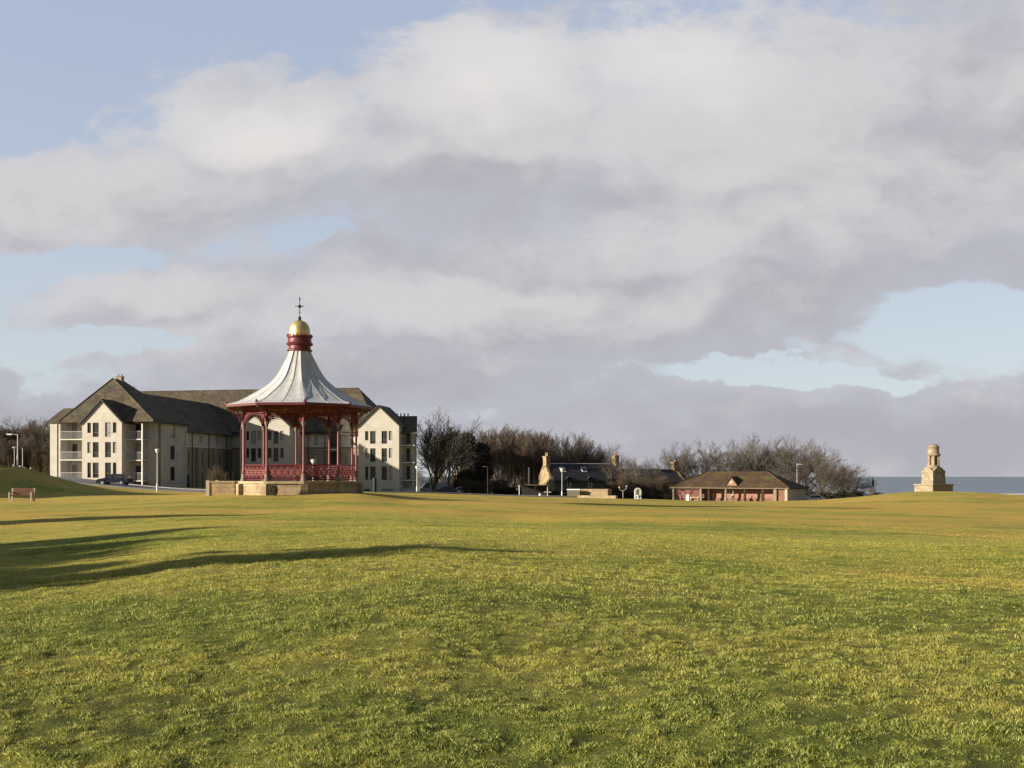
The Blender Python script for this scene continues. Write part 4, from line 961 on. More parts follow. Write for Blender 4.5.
for px, top, r, lab in ((14, 463.5, .12, 'white marker stone at the foot of the tall street lamp'), (20.6, 465.2, .2, 'broad white marker stone just right of the tall street lamp'),
                     (24.6, 466.5, .12, 'small white marker stone beside the thin grey pole'), (31, 466.8, .13, 'lone white marker stone farthest right on the grassy bank')):
    post('marker_stone', lab, 'marker stone', px, 101, top+.4, 'concrete', r*.75, 'white marker stones on the bank')
# litter bin beside gable B
x, y, z = on(374.7, 126); bn = thing('litter_bin', 'dark litter bin standing in front of the right hand cream gable', 'bin', (x, y, z)); hb = EYE-(477.5-HOR)/F*126-z
MB().lathe([(.20, -.2), (.22, .1), (.24, hb-.35)], 14).build('body', M['dark_trim'], bn, smooth=True); MB().lathe([(.27, hb-.34), (.27, hb-.24), (.2, hb-.04), (0, hb)], 14).build('lid', M['dark_trim'], bn, smooth=True)

# ------------------------------------------------------------------ bench
x, y, z = on(21.6, 71)
bc = thing('park_bench', 'weathered wooden park bench with pale end frames on the grass below the dark bank', 'bench', (x, y, z), R(6))
for s in (-1, 1):
    MB().slab([(s*.74-.05, -.32, -.05), (s*.74-.05, -.24, -.05), (s*.74-.05, -.20, .62), (s*.74-.05, -.30, .62)], .1, (1, 0, 0)).slab([(s*.74-.05, .20, -.05), (s*.74-.05, .30, -.05), (s*.74-.05, .42, .92), (s*.74-.05, .34, .92)], .1, (1, 0, 0)).box((s*.74, .03, .40), (.09, .5, .08)).box((s*.74, .03, .63), (.1, .62, .06)).build('leg', M['bench_end'], bc)
for i in range(4): MB().box((0, -.22+.13*i, .455), (1.5, .11, .035)).build('seat_slat', M['bench_wood'], bc)
for i in range(4): MB().box((0, .27+.025*i, .53+.115*i), (1.38, .03, .10), 0, Matrix.Rotation(R(-12), 3, 'X')).build('back_slat', M['bench_wood'], bc)

# ------------------------------------------------------------------ cars
def car(name, label, px, Y, rz, paintm, L=4.2, H=1.45, W=1.7, van=False, dz=.1, group=None):
    x, y, z = on(px, Y, dz); c = thing('parked_car' if not van else 'parked_van', label, 'car' if not van else 'van', (x, y, z), rz, group)
    h = H
    if van: prof = [(-L/2, .35), (-L/2, .95), (-L/2+.35, 1.05), (-L/2+.95, h-.15), (-L/2+1.3, h), (L/2-.08, h), (L/2, h-.2), (L/2, .35)]
    else: prof = [(-L/2, .35), (-L/2+.02, .62), (-L/2+.25, .78), (-L/2+1.05, .92), (-L/2+1.75, h-.06), (-L/2+2.2, h), (L/2-1.3, h-.01), (L/2-.75, h-.2), (L/2-.25, .98), (L/2-.03, .88), (L/2, .4)]
    # wheel arches cut in the lower edge
    def arch(cx): return [(cx+.36*math.cos(t), .33+.36*math.sin(t)) for t in np.linspace(0, PI, 9)]
    low = [(L/2-.05, .25)] + arch(L/2-.85) + arch(-L/2+.85) + [(-L/2+.05, .25)]
    P = prof+low; n = len(P); vs = []
    for yy, ins in ((-W/2, .06), (-W/2+.08, 0), (W/2-.08, 0), (W/2, .06)):
        for (px_, pz) in P:
            tumble = max(0, (pz-.85)/(h-.85))*.16
            yv = yy*(1-tumble*1.0/ (W/2) if abs(yy) > 0 else 1)
            vs.append((px_*(1-ins*.15), yv, pz-(ins*.3 if pz > h-.1 else 0)))
    fs = [tuple(range(n)), tuple(range(4*n-1, 3*n-1, -1))]
    for r_ in range(3): fs += [(r_*n+i, r_*n+(i+1) % n, (r_+1)*n+(i+1) % n, (r_+1)*n+i) for i in range(n)]
    body = MB().add(vs, fs).build('body', M[paintm], c)
    # glass
    for s in (-1, 1):
        yv = lambda zv: s*(W/2*(1-max(0, (zv-.85)/(h-.85))*.16/(W/2))+.006)
        zA, zB = .92, h-.14
        if van: q = [(-L/2+.65, zA+.1), (-L/2+1.75, zA+.1), (-L/2+1.75, zB), (-L/2+1.15, zB)]; sets = [q]
        else: sets = [[(-L/2+1.35, zA), (-L/2+2.15, zA), (-L/2+2.15, zB), (-L/2+1.88, zB)], [(-L/2+2.22, zA), (L/2-.62, zA), (L/2-1.0, zB-.06), (-L/2+2.22, zB)]]
        for q in sets: MB().add([(a, yv(zv), zv) for a, zv in q]+[(a, yv(zv)-s*.03, zv) for a, zv in q], [(0, 1, 2, 3), (7, 6, 5, 4)]+[(i, (i+1) % 4, 4+(i+1) % 4, 4+i) for i in range(4)]).build('side_window', M['glass'], c)
    k0, k1 = (P[3], P[4]) if not van else (P[2], P[3])
    d = Vector((k1[0]-k0[0], 0, k1[1]-k0[1])); nn_ = Vector((-d.z, 0, d.x)).normalized()*.012
    wv = .62
    a_, b_ = Vector((k0[0], 0, k0[1]))+d*.12+nn_, Vector((k0[0], 0, k0[1]))+d*.92+nn_
    MB().slab([(a_.x, -wv, a_.z), (a_.x, wv, a_.z), (b_.x, wv-.08, b_.z), (b_.x, -wv+.08, b_.z)], .01).build('windscreen', M['glass'], c)
    for cx in (L/2-.85, -L/2+.85):
        for s in (-1, 1):
            wh = MB().tube((cx, s*(W/2-.2), .31), (cx, s*(W/2-.01), .31), .31, n=20).build('wheel', M['rubber'], c)
            MB().tube((cx, s*(W/2-.05), .31), (cx, s*(W/2+.005), .31), .19, n=14).build('rim', M['car_grey'], wh)
    for s in (-1, 1):
        MB().blob((-L/2+.1, s*.62, .66), (.09, .17, .08), 10, 6).build('headlight', M['headlight'], c)
        MB().box((L/2-.03, s*.66, .78), (.05, .22, .16)).build('tail_light', M['taillight'], c)
    return c
car('car', 'dark blue hatchback parked on the road in front of the left cream gable', 114.5, 128.5, R(-3), 'car_blue', L=4.15)
car('car', 'white car partly hidden behind the tree right of the pavilion', 813, 172, R(-12), 'car_white', L=4.1, dz=0)
car('car', 'light grey van parked behind the bare tree right of the apartment block', 433, 176, R(12), 'car_grey', L=4.8, H=2.0, van=True, dz=0)
car('car', 'white hatchback parked under the trees right of the light grey van', 459, 180, R(12), 'car_white', L=4.1, dz=0)
car('car', 'black car parked between the light grey van and the white hatchback', 445, 173, R(15), 'car_black', L=4.0, dz=0)

# ------------------------------------------------------------------ person at the pavilion
pvw = Matrix.Rotation(-PT, 3, 'Z')
pp = Vector((pav.location.x, pav.location.y, 0)) + pvw @ Vector((px2x(733.2, -.7), -.7, 0))
pg = gz(pp.x, pp.y)+.03
per = thing('person', 'person in dark clothes holding a white bundle in front of the red pavilion', 'person', (pp.x, pp.y, pg), R(-20))
def skin(name, pts, edges, mat, parent, sub=2, root=0):
    me = bpy.data.meshes.new(name); me.from_pydata([p[:3] for p in pts], edges, [])
    o = bpy.data.objects.new(name, me); col.objects.link(o); o.parent = parent
    md = o.modifiers.new('skin', 'SKIN')
    for i, p in enumerate(pts):
        me.skin_vertices[0].data[i].radius = (p[3], p[4] if len(p) > 4 else p[3])
    me.skin_vertices[0].data[root].use_root = True
    s = o.modifiers.new('sub', 'SUBSURF'); s.levels = sub; s.render_levels = sub
    md.use_smooth_shade = True
    me.materials.append(mat); return o
B_ = [(0, 0, .95, .15, .11), (0, -.01, 1.15, .145, .10), (0, -.03, 1.36, .17, .10), (0, -.04, 1.48, .06, .06), (0, -.06, 1.56, .055, .06),
      (0, -.08, 1.66, .08, .095), (0, -.08, 1.74, .065, .075),
      (-.10, 0, .90, .085, .09), (-.12, -.04, .50, .058, .062), (-.13, .02, .10, .042, .045), (-.14, -.08, .045, .04, .035), (-.15, -.17, .03, .035, .025),
      (.10, 0, .90, .085, .09), (.13, .03, .50, .058, .062), (.14, .08, .10, .042, .045), (.15, -.02, .045, .04, .035), (.16, -.11, .03, .035, .025),
      (-.19, -.03, 1.40, .052), (-.24, .02, 1.14, .042), (-.14, -.22, 1.06, .032), (-.08, -.29, 1.07, .025),
      (.19, -.03, 1.40, .052), (.25, -.02, 1.16, .042), (.16, -.25, 1.12, .032), (.09, -.31, 1.13, .025)]
E_ = [(0, 1), (1, 2), (2, 3), (3, 4), (4, 5), (5, 6), (0, 7), (7, 8), (8, 9), (9, 10), (10, 11), (0, 12), (12, 13), (13, 14), (14, 15), (15, 16), (2, 17), (17, 18), (18, 19), (19, 20), (2, 21), (21, 22), (22, 23), (23, 24)]
body = skin('body', B_, E_, M['skin'], per)
cl_ = [(0, 0, .93, .17, .125), (0, -.01, 1.15, .165, .12), (0, -.03, 1.36, .19, .12), (0, -.035, 1.44, .11, .09), (-.20, -.03, 1.39, .068), (-.25, .02, 1.14, .056), (-.16, -.18, 1.07, .045), (.20, -.03, 1.39, .068), (.26, -.02, 1.16, .056), (.18, -.21, 1.12, .045)]
skin('jacket', cl_, [(0, 1), (1, 2), (2, 3), (2, 4), (4, 5), (5, 6), (2, 7), (7, 8), (8, 9)], M['dark_cloth'], per)
tr_ = [(0, 0, .93, .155, .125), (-.10, 0, .86, .10, .105), (-.12, -.04, .50, .075, .078), (-.13, .02, .13, .062, .065), (.10, 0, .86, .10, .105), (.13, .03, .50, .075, .078), (.14, .08, .13, .062, .065)]
skin('trousers', tr_, [(0, 1), (1, 2), (2, 3), (0, 4), (4, 5), (5, 6)], M['dark_cloth'], per)
MB().blob((0, -.065, 1.735), (.095, .11, .095), 14, 8).build('hair', M['hair'], per, smooth=True)
MB().blob((0, -.183, 1.655), (.014, .022, .022), 8, 5).build('nose', M['skin'], per, smooth=True)
for s in (-1, 1):
    for j in range(4):
        fx = s*(.075-.012*j); skin('finger', [(fx, -.30, 1.09+.018*j, .010), (fx-s*.03, -.34, 1.085+.018*j, .009), (fx-s*.055, -.335, 1.08+.018*j, .008)], [(0, 1), (1, 2)], M['skin'], per, 1)
    skin('thumb', [(s*.085, -.28, 1.13, .012), (s*.07, -.31, 1.165, .010), (s*.045, -.325, 1.175, .009)], [(0, 1), (1, 2)], M['skin'], per, 1)
bd = MB().blob((-.02, -.33, 1.10), (.12, .09, .09), 14, 8).blob((-.10, -.33, 1.03), (.09, .08, .08), 12, 7).blob((.08, -.33, 1.17), (.08, .07, .07), 12, 7).build('cloth_bundle', M['white_cloth'], None, smooth=True)
bd.location = (pp.x, pp.y, pg); bd.rotation_euler = (0, 0, R(-20)); tag(bd, 'white cloth bundle held by the person at the pavilion', 'bundle')

# small domed kiosk beyond the mound
p = at(872.8, 215); kz = EYE-(493.5-HOR)/F*215
kk = thing('domed_kiosk', 'small white domed kiosk with a dark spire just left of the mound, against the sea', 'kiosk', (p.x-.3, 215, kz))
MB().lathe([(.9, -2.5), (.9, .7)], 12).build('wall', M['white_paint'], kk, smooth=True)
MB().lathe([(1.05, .7), (1.0, .85), (.7, 1.3), (.3, 1.6), (0, 1.65)], 16).build('dome', M['white_paint'], kk, smooth=True)
MB().lathe([(.28, 1.5), (.26, 2.6), (.15, 3.0), (.05, 3.4), (0, 3.9)], 10, (.35, 0, 0)).build('spire', M['dark_trim'], kk, smooth=True)

# ------------------------------------------------------------------ trees
def branch_mesh(name, segs, mat, n=4):
    """segs: list of (p0,p1,r0,r1) -> one mesh"""
    if not segs: return None
    A = np.array([s[0] for s in segs]); B = np.array([s[1] for s in segs]); ra = np.array([s[2] for s in segs]); rb = np.array([s[3] for s in segs])
    d = B-A; L = np.linalg.norm(d, axis=1, keepdims=True); d = d/np.maximum(L, 1e-6)
    ref = np.where(np.abs(d[:, 2:3]) < .9, np.array([[0, 0, 1.0]]), np.array([[1.0, 0, 0]]))
    u = np.cross(d, ref); u /= np.linalg.norm(u, axis=1, keepdims=True); w = np.cross(d, u)
    V = []
    for base, r in ((A, ra), (B, rb)):
        for i in range(n):
            t = 2*PI*i/n; V.append(base+(u*math.cos(t)+w*math.sin(t))*r[:, None])
    V = np.stack(V, 1); m_ = len(segs); off = np.arange(m_)[:, None]*2*n
    F_ = np.stack([np.stack([off[:, 0]+i, off[:, 0]+(i+1) % n, off[:, 0]+n+(i+1) % n, off[:, 0]+n+i], 1) for i in range(n)], 1).reshape(-1, 4)
    me = mesh_np(name, V.reshape(-1, 3), F_, 4); me.materials.append(mat)
    o = bpy.data.objects.new(name, me); col.objects.link(o); return o
def grow(rnd, p, d, L, r, lv, mx_, out, P):
    k = 4 if lv < 2 else 3
    pts = [np.array(p)]; dd = np.array(d, float); rr_ = [r]
    for i in range(k):
        dd = dd + np.array([rnd.gauss(0, P['wob']), rnd.gauss(0, P['wob']), rnd.gauss(0, P['wob']*.6)+P['up']*(.35 if lv else 0)])
        dd += np.array(P['wind'])*.03*lv
        dd /= np.linalg.norm(dd); pts.append(pts[-1]+dd*L/k); rr_.append(r*(1-.55*(i+1)/k))
    for i in range(k): out[0 if lv <= P['tl'] else 1].append((pts[i], pts[i+1], rr_[i], rr_[i+1]))
    if lv >= mx_: return
    nch = P['n'][lv]
    for c in range(nch):
        t = P['t0'][lv]+(1-P['t0'][lv])*(c+rnd.random()*.9)/nch; t = min(t, .999)
        i = int(t*k); f = t*k-i; q = pts[i]*(1-f)+pts[i+1]*f; rq = rr_[i]*(1-f)+rr_[i+1]*f
        base = pts[min(i+1, k)]-pts[i]; base /= np.linalg.norm(base)
        az = rnd.random()*2*PI if lv else c*2.4+rnd.random()*.8; sp = P['sp'][lv]*rnd.uniform(.7, 1.25)
        ref = np.array([0, 0, 1.0]) if abs(base[2]) < .9 else np.array([1.0, 0, 0])
        u = np.cross(base, ref); u /= np.linalg.norm(u); w = np.cross(base, u)
        nd_ = base*math.cos(sp)+(u*math.cos(az)+w*math.sin(az))*math.sin(sp)
        grow(rnd, q, nd_, L*P['l'][lv]*rnd.uniform(.75, 1.15)*(1.15-.35*t), max(rq*P['r'], P['rmin']), lv+1, mx_, out, P)
SPREAD = dict(wob=.13, up=.10, wind=(0, 0, 0), tl=0, n=(8, 6, 6, 5, 3), t0=(.30, .3, .25, .2, .2), sp=(.75, .62, .6, .6, .6), l=(1.0, .62, .6, .55, .55), r=.62, rmin=.014)
TALL = dict(wob=.06, up=.16, wind=(0, 0, 0), tl=0, n=(13, 5, 5, 4, 3), t0=(.38, .25, .2, .2, .2), sp=(.55, .5, .5, .5, .5), l=(.42, .6, .6, .6, .55), r=.5, rmin=.013)
FAN = dict(wob=.11, up=.13, wind=(.0, 0, 0), tl=0, n=(12, 7, 6, 5, 3), t0=(.06, .2, .2, .2, .2), sp=(.5, .5, .5, .55, .6), l=(1.25, .6, .58, .55, .55), r=.52, rmin=.014)
ALLTREES = []
def make_tree(seed, H, P, bark, twig, levels=4, r=.2, name='bare_tree', rmin=.014):
    rnd = random.Random(seed); out = ([], [])
    grow(rnd, (0, 0, -.05), (rnd.uniform(-.05, .05), rnd.uniform(-.05, .05), 1), 1.0, 1.0, 0, levels, out, dict(P, rmin=0.0))
    top = np.percentile(np.array([s_[1] for s_ in out[0]+out[1]])[:, 2], 99.8); k = H/top
    cv = lambda S_, mn: [(a*k, b*k, max(ra*r, mn), max(rb*r, mn*.8)) for a, b, ra, rb in S_]
    root = thing(name, '', 'tree'); tk = branch_mesh('trunk', cv(out[0], .03), M[bark], 8); tk.parent = root
    cr = branch_mesh('crown', cv(out[1], rmin), M[twig], 3); cr.parent = root
    root['H'] = H; return root
used_ = set()
def place_tree(proto, px, Y, label, s=1.0, rz=0.0, sx=1.0, group=None, sink=.15):
    p = at(px, Y)
    if proto.name in used_: o = dup(proto, p)
    else: o = proto; used_.add(proto.name)
    o.location = (p.x, Y, p.z-sink); o.rotation_euler = (0, 0, rz); o.scale = (s*sx, s*sx, s); o['label'] = label; o['category'] = 'tree'
    if 'H' in o: del o['H']
    if group: o['group'] = group
    return o
def height_for(px, Y, top): return EYE-(top-HOR)/F*Y - gz(*at(px, Y).xy)
# prototypes (each is also used as a real tree once)
P_ = {}
P_['spread1'] = make_tree(11, 10, SPREAD, 'bark', 'twig_grey', r=.28, rmin=.016)
P_['spread2'] = make_tree(12, 10, SPREAD, 'bark', 'twig_grey', r=.26, rmin=.016)
P_['spread3'] = make_tree(23, 10, dict(SPREAD, wind=(.8, 0, 0)), 'bark', 'twig', r=.26, rmin=.016)
P_['fan1'] = make_tree(14, 10, FAN, 'bark', 'twig', r=.30, rmin=.015)
P_['fan2'] = make_tree(15, 10, FAN, 'bark', 'twig', r=.26, rmin=.015)
P_['fan3'] = make_tree(31, 10, FAN, 'bark', 'twig_grey', r=.26, rmin=.016)
P_['fan4'] = make_tree(32, 10, dict(FAN, sp=(.75, .55, .5, .55, .6)), 'bark', 'twig', r=.28, rmin=.016)
P_['tall1'] = make_tree(16, 10, TALL, 'bark_pale', 'twig_red', r=.16)
P_['tall2'] = make_tree(17, 10, TALL, 'bark_pale', 'twig_red', r=.15)
P_['tall3'] = make_tree(18, 10, TALL, 'bark', 'twig', r=.15)
HH = 10.0
def T(kind, px, Y, top, label, rz=0, sx=1.0, group=None):
    h = height_for(px, Y, top); return place_tree(P_[kind], px, Y, label, h/HH, rz, sx, group)
# the big detached tree and its neighbour
T('fan1', 433, 163, 412, 'large bare tree with many rising limbs right beside the apartment block', 1.6, .9)
T('spread1', 449, 180, 430, 'loose bare tree between the large rising tree and the dark evergreens', 2.2, .9)
# the wood between the block and the cottages
G = 'bare trees of the wood behind the cottages'
LW = 'bare tree of the dense wood between the dark evergreens and the stone cottages'
rnd = random.Random(77)
wood = [(441, 192, 430, 'fan2'), (450, 197, 428, 'tall3'), (458, 203, 428, 'tall1'), (455, 188, 430, 'spread2'), (468, 200, 427, 'tall3'), (481, 196, 428, 'tall3'), (490, 190, 431, 'tall1'), (499, 184, 428, 'tall1'), (505, 203, 425, 'tall2'), (511, 186, 426, 'tall1'),
        (517, 196, 428, 'tall2'), (523, 183, 429, 'tall1'), (529, 205, 430, 'tall1'), (534, 187, 430, 'tall2'), (541, 200, 431, 'tall1'), (547, 207, 433, 'tall3'), (552, 214, 434, 'tall3'), (559, 206, 433, 'fan2'),
        (566, 215, 435, 'tall3'), (571, 208, 434, 'fan2'), (579, 216, 438, 'tall3'), (585, 208, 439, 'fan2'), (593, 216, 443, 'fan1'), (601, 209, 446, 'fan2'), (493, 212, 432, 'tall3'), (514, 214, 430, 'tall3'), (536, 218, 434, 'tall2'), (475, 214, 433, 'tall3'), (462, 210, 434, 'tall3'),
        (498, 197, 436, 'fan2'), (508, 194, 437, 'fan1'), (520, 190, 440, 'fan2'), (531, 195, 438, 'fan1'), (544, 192, 442, 'fan2')]
for i, (px, Y, top, k) in enumerate(wood): T(k, px, Y+(16 if px > 488 else 4), top-1.5, LW, rnd.uniform(0, 6.28), rnd.uniform(.75, 1.0), G)
T('spread3', 620, 187, 450, 'bare tree rising between the two slate roofed cottages', .3, .9)
T('spread2', 634, 182, 459, 'thin bare tree in front of the left end of the lower cottage', 1.3, .8)
T('spread1', 648, 184, 462, 'low bare tree in front of the middle of the lower cottage roof', 2.3, .9)
T('spread3', 640, 215, 456, 'bare tree showing above the ridge of the lower cottage', 4.3, 1.0)
# the row behind the pavilion
row = [(684, 205, 446, 'fan3', 1.0, 'leftmost bare tree behind the pavilion, just right of the cottage chimney'),
       (703, 215, 444, 'fan4', 1.1, 'second bare tree from the left behind the pavilion roof'),
       (722, 206, 444, 'spread2', 1.0, 'third bare tree from the left behind the pavilion, over the left half of its roof'),
       (741, 216, 442, 'fan4', 1.1, 'bare tree behind the middle of the pavilion ridge'),
       (757, 205, 442, 'fan3', 1.0, 'bare tree behind the right half of the pavilion ridge'),
       (778, 212, 438, 'fan4', 1.25, 'tall spreading bare tree behind the right hip of the pavilion roof'),
       (795, 203, 441, 'fan3', 1.15, 'bare tree behind the right corner of the pavilion'),
       (816, 176, 452, 'fan4', 1.2, 'broad bare tree with a dark forked trunk right of the pavilion'),
       (835, 190, 460, 'fan3', 1.3, 'low wind shaped bare tree right of the dark forked one'),
       (851, 196, 470, 'spread3', 1.2, 'rightmost and lowest bare tree in front of the sea'),
       (806, 215, 446, 'spread3', 1.1, 'bare tree standing back between the pavilion corner and the dark forked tree')]
for i, (px, Y, top, k, sx, lab) in enumerate(row): T(k, px, Y, top-3.5+(3 if px > 825 else 0), lab, i*1.3+.4, sx)
# wood on the left edge
GL = 'bare trees behind the grassy bank'; LL = 'reddish bare tree behind the grassy bank left of the apartment block'
for i, (px, Y, top, k) in enumerate([(-24, 168, 425, 'tall1'), (-10, 176, 428, 'fan2'), (-2, 165, 424, 'tall2'), (6, 182, 424, 'fan1'), (12, 172, 427, 'tall1'), (19, 186, 418, 'fan2'), (25, 168, 426, 'tall2'), (31, 180, 417, 'tall1'), (37, 170, 419, 'fan1'),
                                     (43, 184, 417, 'tall2'), (48, 174, 422, 'fan2'), (54, 186, 424, 'tall1'), (60, 190, 427, 'tall3'), (15, 196, 425, 'tall3'), (34, 198, 421, 'tall3'), (3, 198, 427, 'tall3'), (50, 165, 432, 'fan1'), (28, 160, 432, 'fan2'), (9, 158, 434, 'fan1')]):
    T(k, px, Y, top, LL, i*1.7, .95, GL)
# evergreens: thousands of small leaf faces through the crown's volume
def leaf_cloud(n, shape, size, seed, up=.3):
    g = np.random.default_rng(seed); P = shape(g, n); a = g.normal(size=(n, 3)); a /= np.linalg.norm(a, axis=1, keepdims=True)
    b2 = np.cross(a, g.normal(size=(n, 3))); b2 /= np.linalg.norm(b2, axis=1, keepdims=True); s_ = size*g.uniform(.6, 1.5, (n, 1))
    V = np.stack([P-a*s_*.5, P+b2*s_*.5, P+a*s_*.9, P-b2*s_*.4], 1).reshape(-1, 3); return V, (np.arange(n)*4)[:, None]+np.arange(4)[None, :]
def clumps(g, n, prof, nclump, cs):
    """points gathered in clumps inside a profile radius(t)"""
    t = g.uniform(0, 1, nclump)**.8; a = g.uniform(0, 2*PI, nclump); r = prof(t)*np.sqrt(g.uniform(.15, 1, nclump))
    C = np.column_stack([r*np.cos(a), r*np.sin(a), t]); idx = g.integers(0, nclump, n)
    return C[idx], g.normal(size=(n, 3))*cs
def evergreen(seed, H, W, name='evergreen_tree', n=9000, conic=True):
    prof = (lambda t: W*(1-t)**.75*(.35+.65*np.minimum(1, t*6+.3))) if conic else (lambda t: W*np.sqrt(np.maximum(0, 1-(2*t-1)**2))**.8)
    def shp(g, n):
        C, d = clumps(g, n, prof, 170, .42); C = C.copy(); C[:, 2] = .06*H+C[:, 2]*H*.93; return C+d*np.array([1, 1, .8])
    V, F_ = leaf_cloud(n, shp, .34, seed)
    root = thing(name, '', 'tree'); me = mesh_np('crown', V, F_, 4); me.materials.append(M['evergreen']); o = bpy.data.objects.new('crown', me); col.objects.link(o); o.parent = root
    segs = [(np.array([0, 0, -.4]), np.array([.1, 0, H*.5]), .25, .14), (np.array([.1, 0, H*.5]), np.array([0, .1, H*.93]), .14, .03)]
    rnd = random.Random(seed)
    for i in range(26):
        z = H*(.12+.75*i/26); a = rnd.random()*6.28; L = float(prof(np.array(z/H)))*.85
        segs.append((np.array([.05, 0, z]), np.array([math.cos(a)*L, math.sin(a)*L, z+.25*L]), .05, .015))
    t = branch_mesh('trunk', segs, M['bark'], 6); t.parent = root; return root
def E(px, Y, top, W, label, seed, conic=True, n=9000, group=None):
    H = height_for(px, Y, top); o = evergreen(seed, H, W, n=n, conic=conic); p = at(px, Y); o.location = (p.x, Y, p.z-.1); o['label'] = label
    if group: o['group'] = group
    return o
E(467, 192, 434, 2.2, 'tall dark pointed evergreen, the left one of the pair in the wood', 1)
E(480, 195, 444, 2.0, 'dark rounded evergreen, the right one of the pair in the wood', 2, conic=False)
E(5, 170, 433, 3.2, 'dark evergreen at the far left edge behind the grassy bank', 3, conic=False)
# evergreens to the left, outside the frame, which throw the long shadow over the grassy bank
GE = 'tall evergreens left of the green'; LE = 'tall dense evergreen standing in the row left of the green'
for i, (x_, y_, H_, W_) in enumerate([(-66, 78, 9.5, 3.4), (-71, 82, 10, 3.6), (-64, 84, 9.5, 3.3), (-76, 77, 10, 3.6), (-69, 74, 9, 3.2), (-62.5, 79.5, 8.5, 3.0), (-74, 88, 10, 3.5)]):
    o = evergreen(20+i, H_, W_, n=7000, conic=False); o.location = (x_, y_, gz(x_, y_)-.1); o['label'] = LE; o['group'] = GE
# tall conifers left of the frame: their long pointed shadows lie across the lawn
GC = 'conifers left of the lawn'; sd = Vector((math.sin(R(70)), math.cos(R(70)))); tl_ = math.tan(R(15.5))
for i, (Y0, t, H_, W_, n_) in enumerate([(14.9, 7.0, 8.6, .42, 1700), (16.4, -.4, 7.6, 1.2, 6000), (18.9, -.3, 7.2, 2.1, 10000), (21.4, .8, 7.4, 2.6, 12000), (24.6, 3.2, 8.8, 1.5, 8000), (34, 7.0, 8.0, .8, 4000)]):
    q = Vector((-.512*Y0, Y0)) + sd*(t - H_/tl_); g0_ = gz(q.x, q.y)
    q = Vector((-.512*Y0, Y0)) + sd*(t - (H_+g0_-.15)/tl_)
    o = evergreen(40+i, H_, W_, n=n_, conic=H_ > 8.1 or n_ < 5000); o.location = (q.x, q.y, gz(q.x, q.y)-.1); o['label'] = 'dark pointed conifer standing on the grass left of the lawn'; o['group'] = GC
# scrub and hedges
def scrub(name, label, cat, px0, px1, Y, top, mat, n, size, dep=2.0, seed=1, twigs=True, group=None):
    x0, x1 = (px0-512)/F*Y, (px1-512)/F*Y; g = np.random.default_rng(seed); xm = (x0+x1)/2; zb = gz(xm, Y); H = EYE-(top-HOR)/F*Y-zb
    root = thing(name, label, cat, (xm, Y, zb), 0, group)
    nc = max(6, int((x1-x0)*2.2)); cx = g.uniform(x0-xm, x1-xm, nc); cy = g.uniform(0, dep, nc); ch_ = H*g.uniform(.45, .95, nc)
    idx = g.integers(0, nc, n); t = g.uniform(0, 1, n)**.7
    zoff = ground(cx+xm, cy+Y)-zb
    sg__ = min(.45, (x1-x0)*.25)
    P = np.column_stack([cx[idx]+g.normal(0, sg__, n)*(.5+t*.6), cy[idx]+g.normal(0, sg__*.9, n), zoff[idx]+t*ch_[idx]])
    if twigs:
        d = np.column_stack([g.normal(0, .35, n), g.normal(0, .35, n), np.full(n, 1.0)]); L = g.uniform(.25, .8, n)[:, None]*min(1, H/2)
        segs = [(P[i], P[i]+d[i]*L[i], .016, .008) for i in range(n)]
        o = branch_mesh('branches', segs, M[mat], 3)
    else:
        a = g.normal(size=(n, 3)); a /= np.linalg.norm(a, axis=1, keepdims=True); b2 = np.cross(a, g.normal(size=(n, 3))); b2 /= np.linalg.norm(b2, axis=1, keepdims=True); s_ = size*g.uniform(.6, 1.5, (n, 1))
        V = np.stack([P-a*s_*.5, P+b2*s_*.5, P+a*s_*.9, P-b2*s_*.4], 1).reshape(-1, 3)
        me = mesh_np('leaves', V, (np.arange(n)*4)[:, None]+np.arange(4)[None, :], 4); me.materials.append(M[mat]); o = bpy.data.objects.new('leaves', me); col.objects.link(o)
        st_ = branch_mesh('stem', [(np.array([cx[i], cy[i], -.2]), np.array([cx[i]+.1, cy[i], zoff[i]+ch_[i]*.8]), .04, .015) for i in range(nc)], M['bark'], 5); st_.parent = root
    o.parent = root; return root
scrub('scrub', 'brown scrub behind the parked van and cars right of the apartment block', 'shrub', 414, 462, 222, 472, 'scrub', 9000, .1, dep=4, seed=15)
scrub('hedge', 'dark clipped hedge at the foot of the wood, left of the timber shelter', 'hedge', 497, 521, 172, 486.5, 'hedge', 9000, .16, seed=3, twigs=False)
scrub('hedge', 'dark hedge running behind the timber shelter to the cottage', 'hedge', 519, 556, 176, 488, 'hedge', 9000, .16, seed=4, twigs=False)
scrub('scrub', 'straw brown undergrowth below the dark evergreens', 'shrub', 453, 505, 178, 479, 'scrub', 9000, .1, dep=5, seed=5)
scrub('scrub', 'dark brown undergrowth behind the trunks of the wood', 'shrub', 480, 552, 214, 462, 'scrub', 14000, .1, dep=6, seed=6)
scrub('scrub', 'bare shrubs in front of the lower cottage', 'shrub', 610, 672, 176, 474, 'scrub', 9000, .1, dep=4, seed=7)
scrub('hedge', 'dark low hedge in front of the lower cottage', 'hedge', 610, 671, 172, 491, 'hedge', 8000, .16, seed=8, twigs=False)
scrub('scrub', 'reddish thicket behind the grassy bank', 'shrub', -30, 53, 158, 448, 'scrub', 26000, .1, dep=6, seed=9)
scrub('hedge', 'dark bushes along the foot of the trees right of the pavilion', 'hedge', 804, 862, 184, 489, 'hedge', 12000, .16, seed=10, twigs=False)
scrub('hedge', 'dark low bush beside the domed kiosk at the edge of the mound', 'hedge', 858, 882, 190, 490, 'hedge', 6000, .16, seed=11, twigs=False)
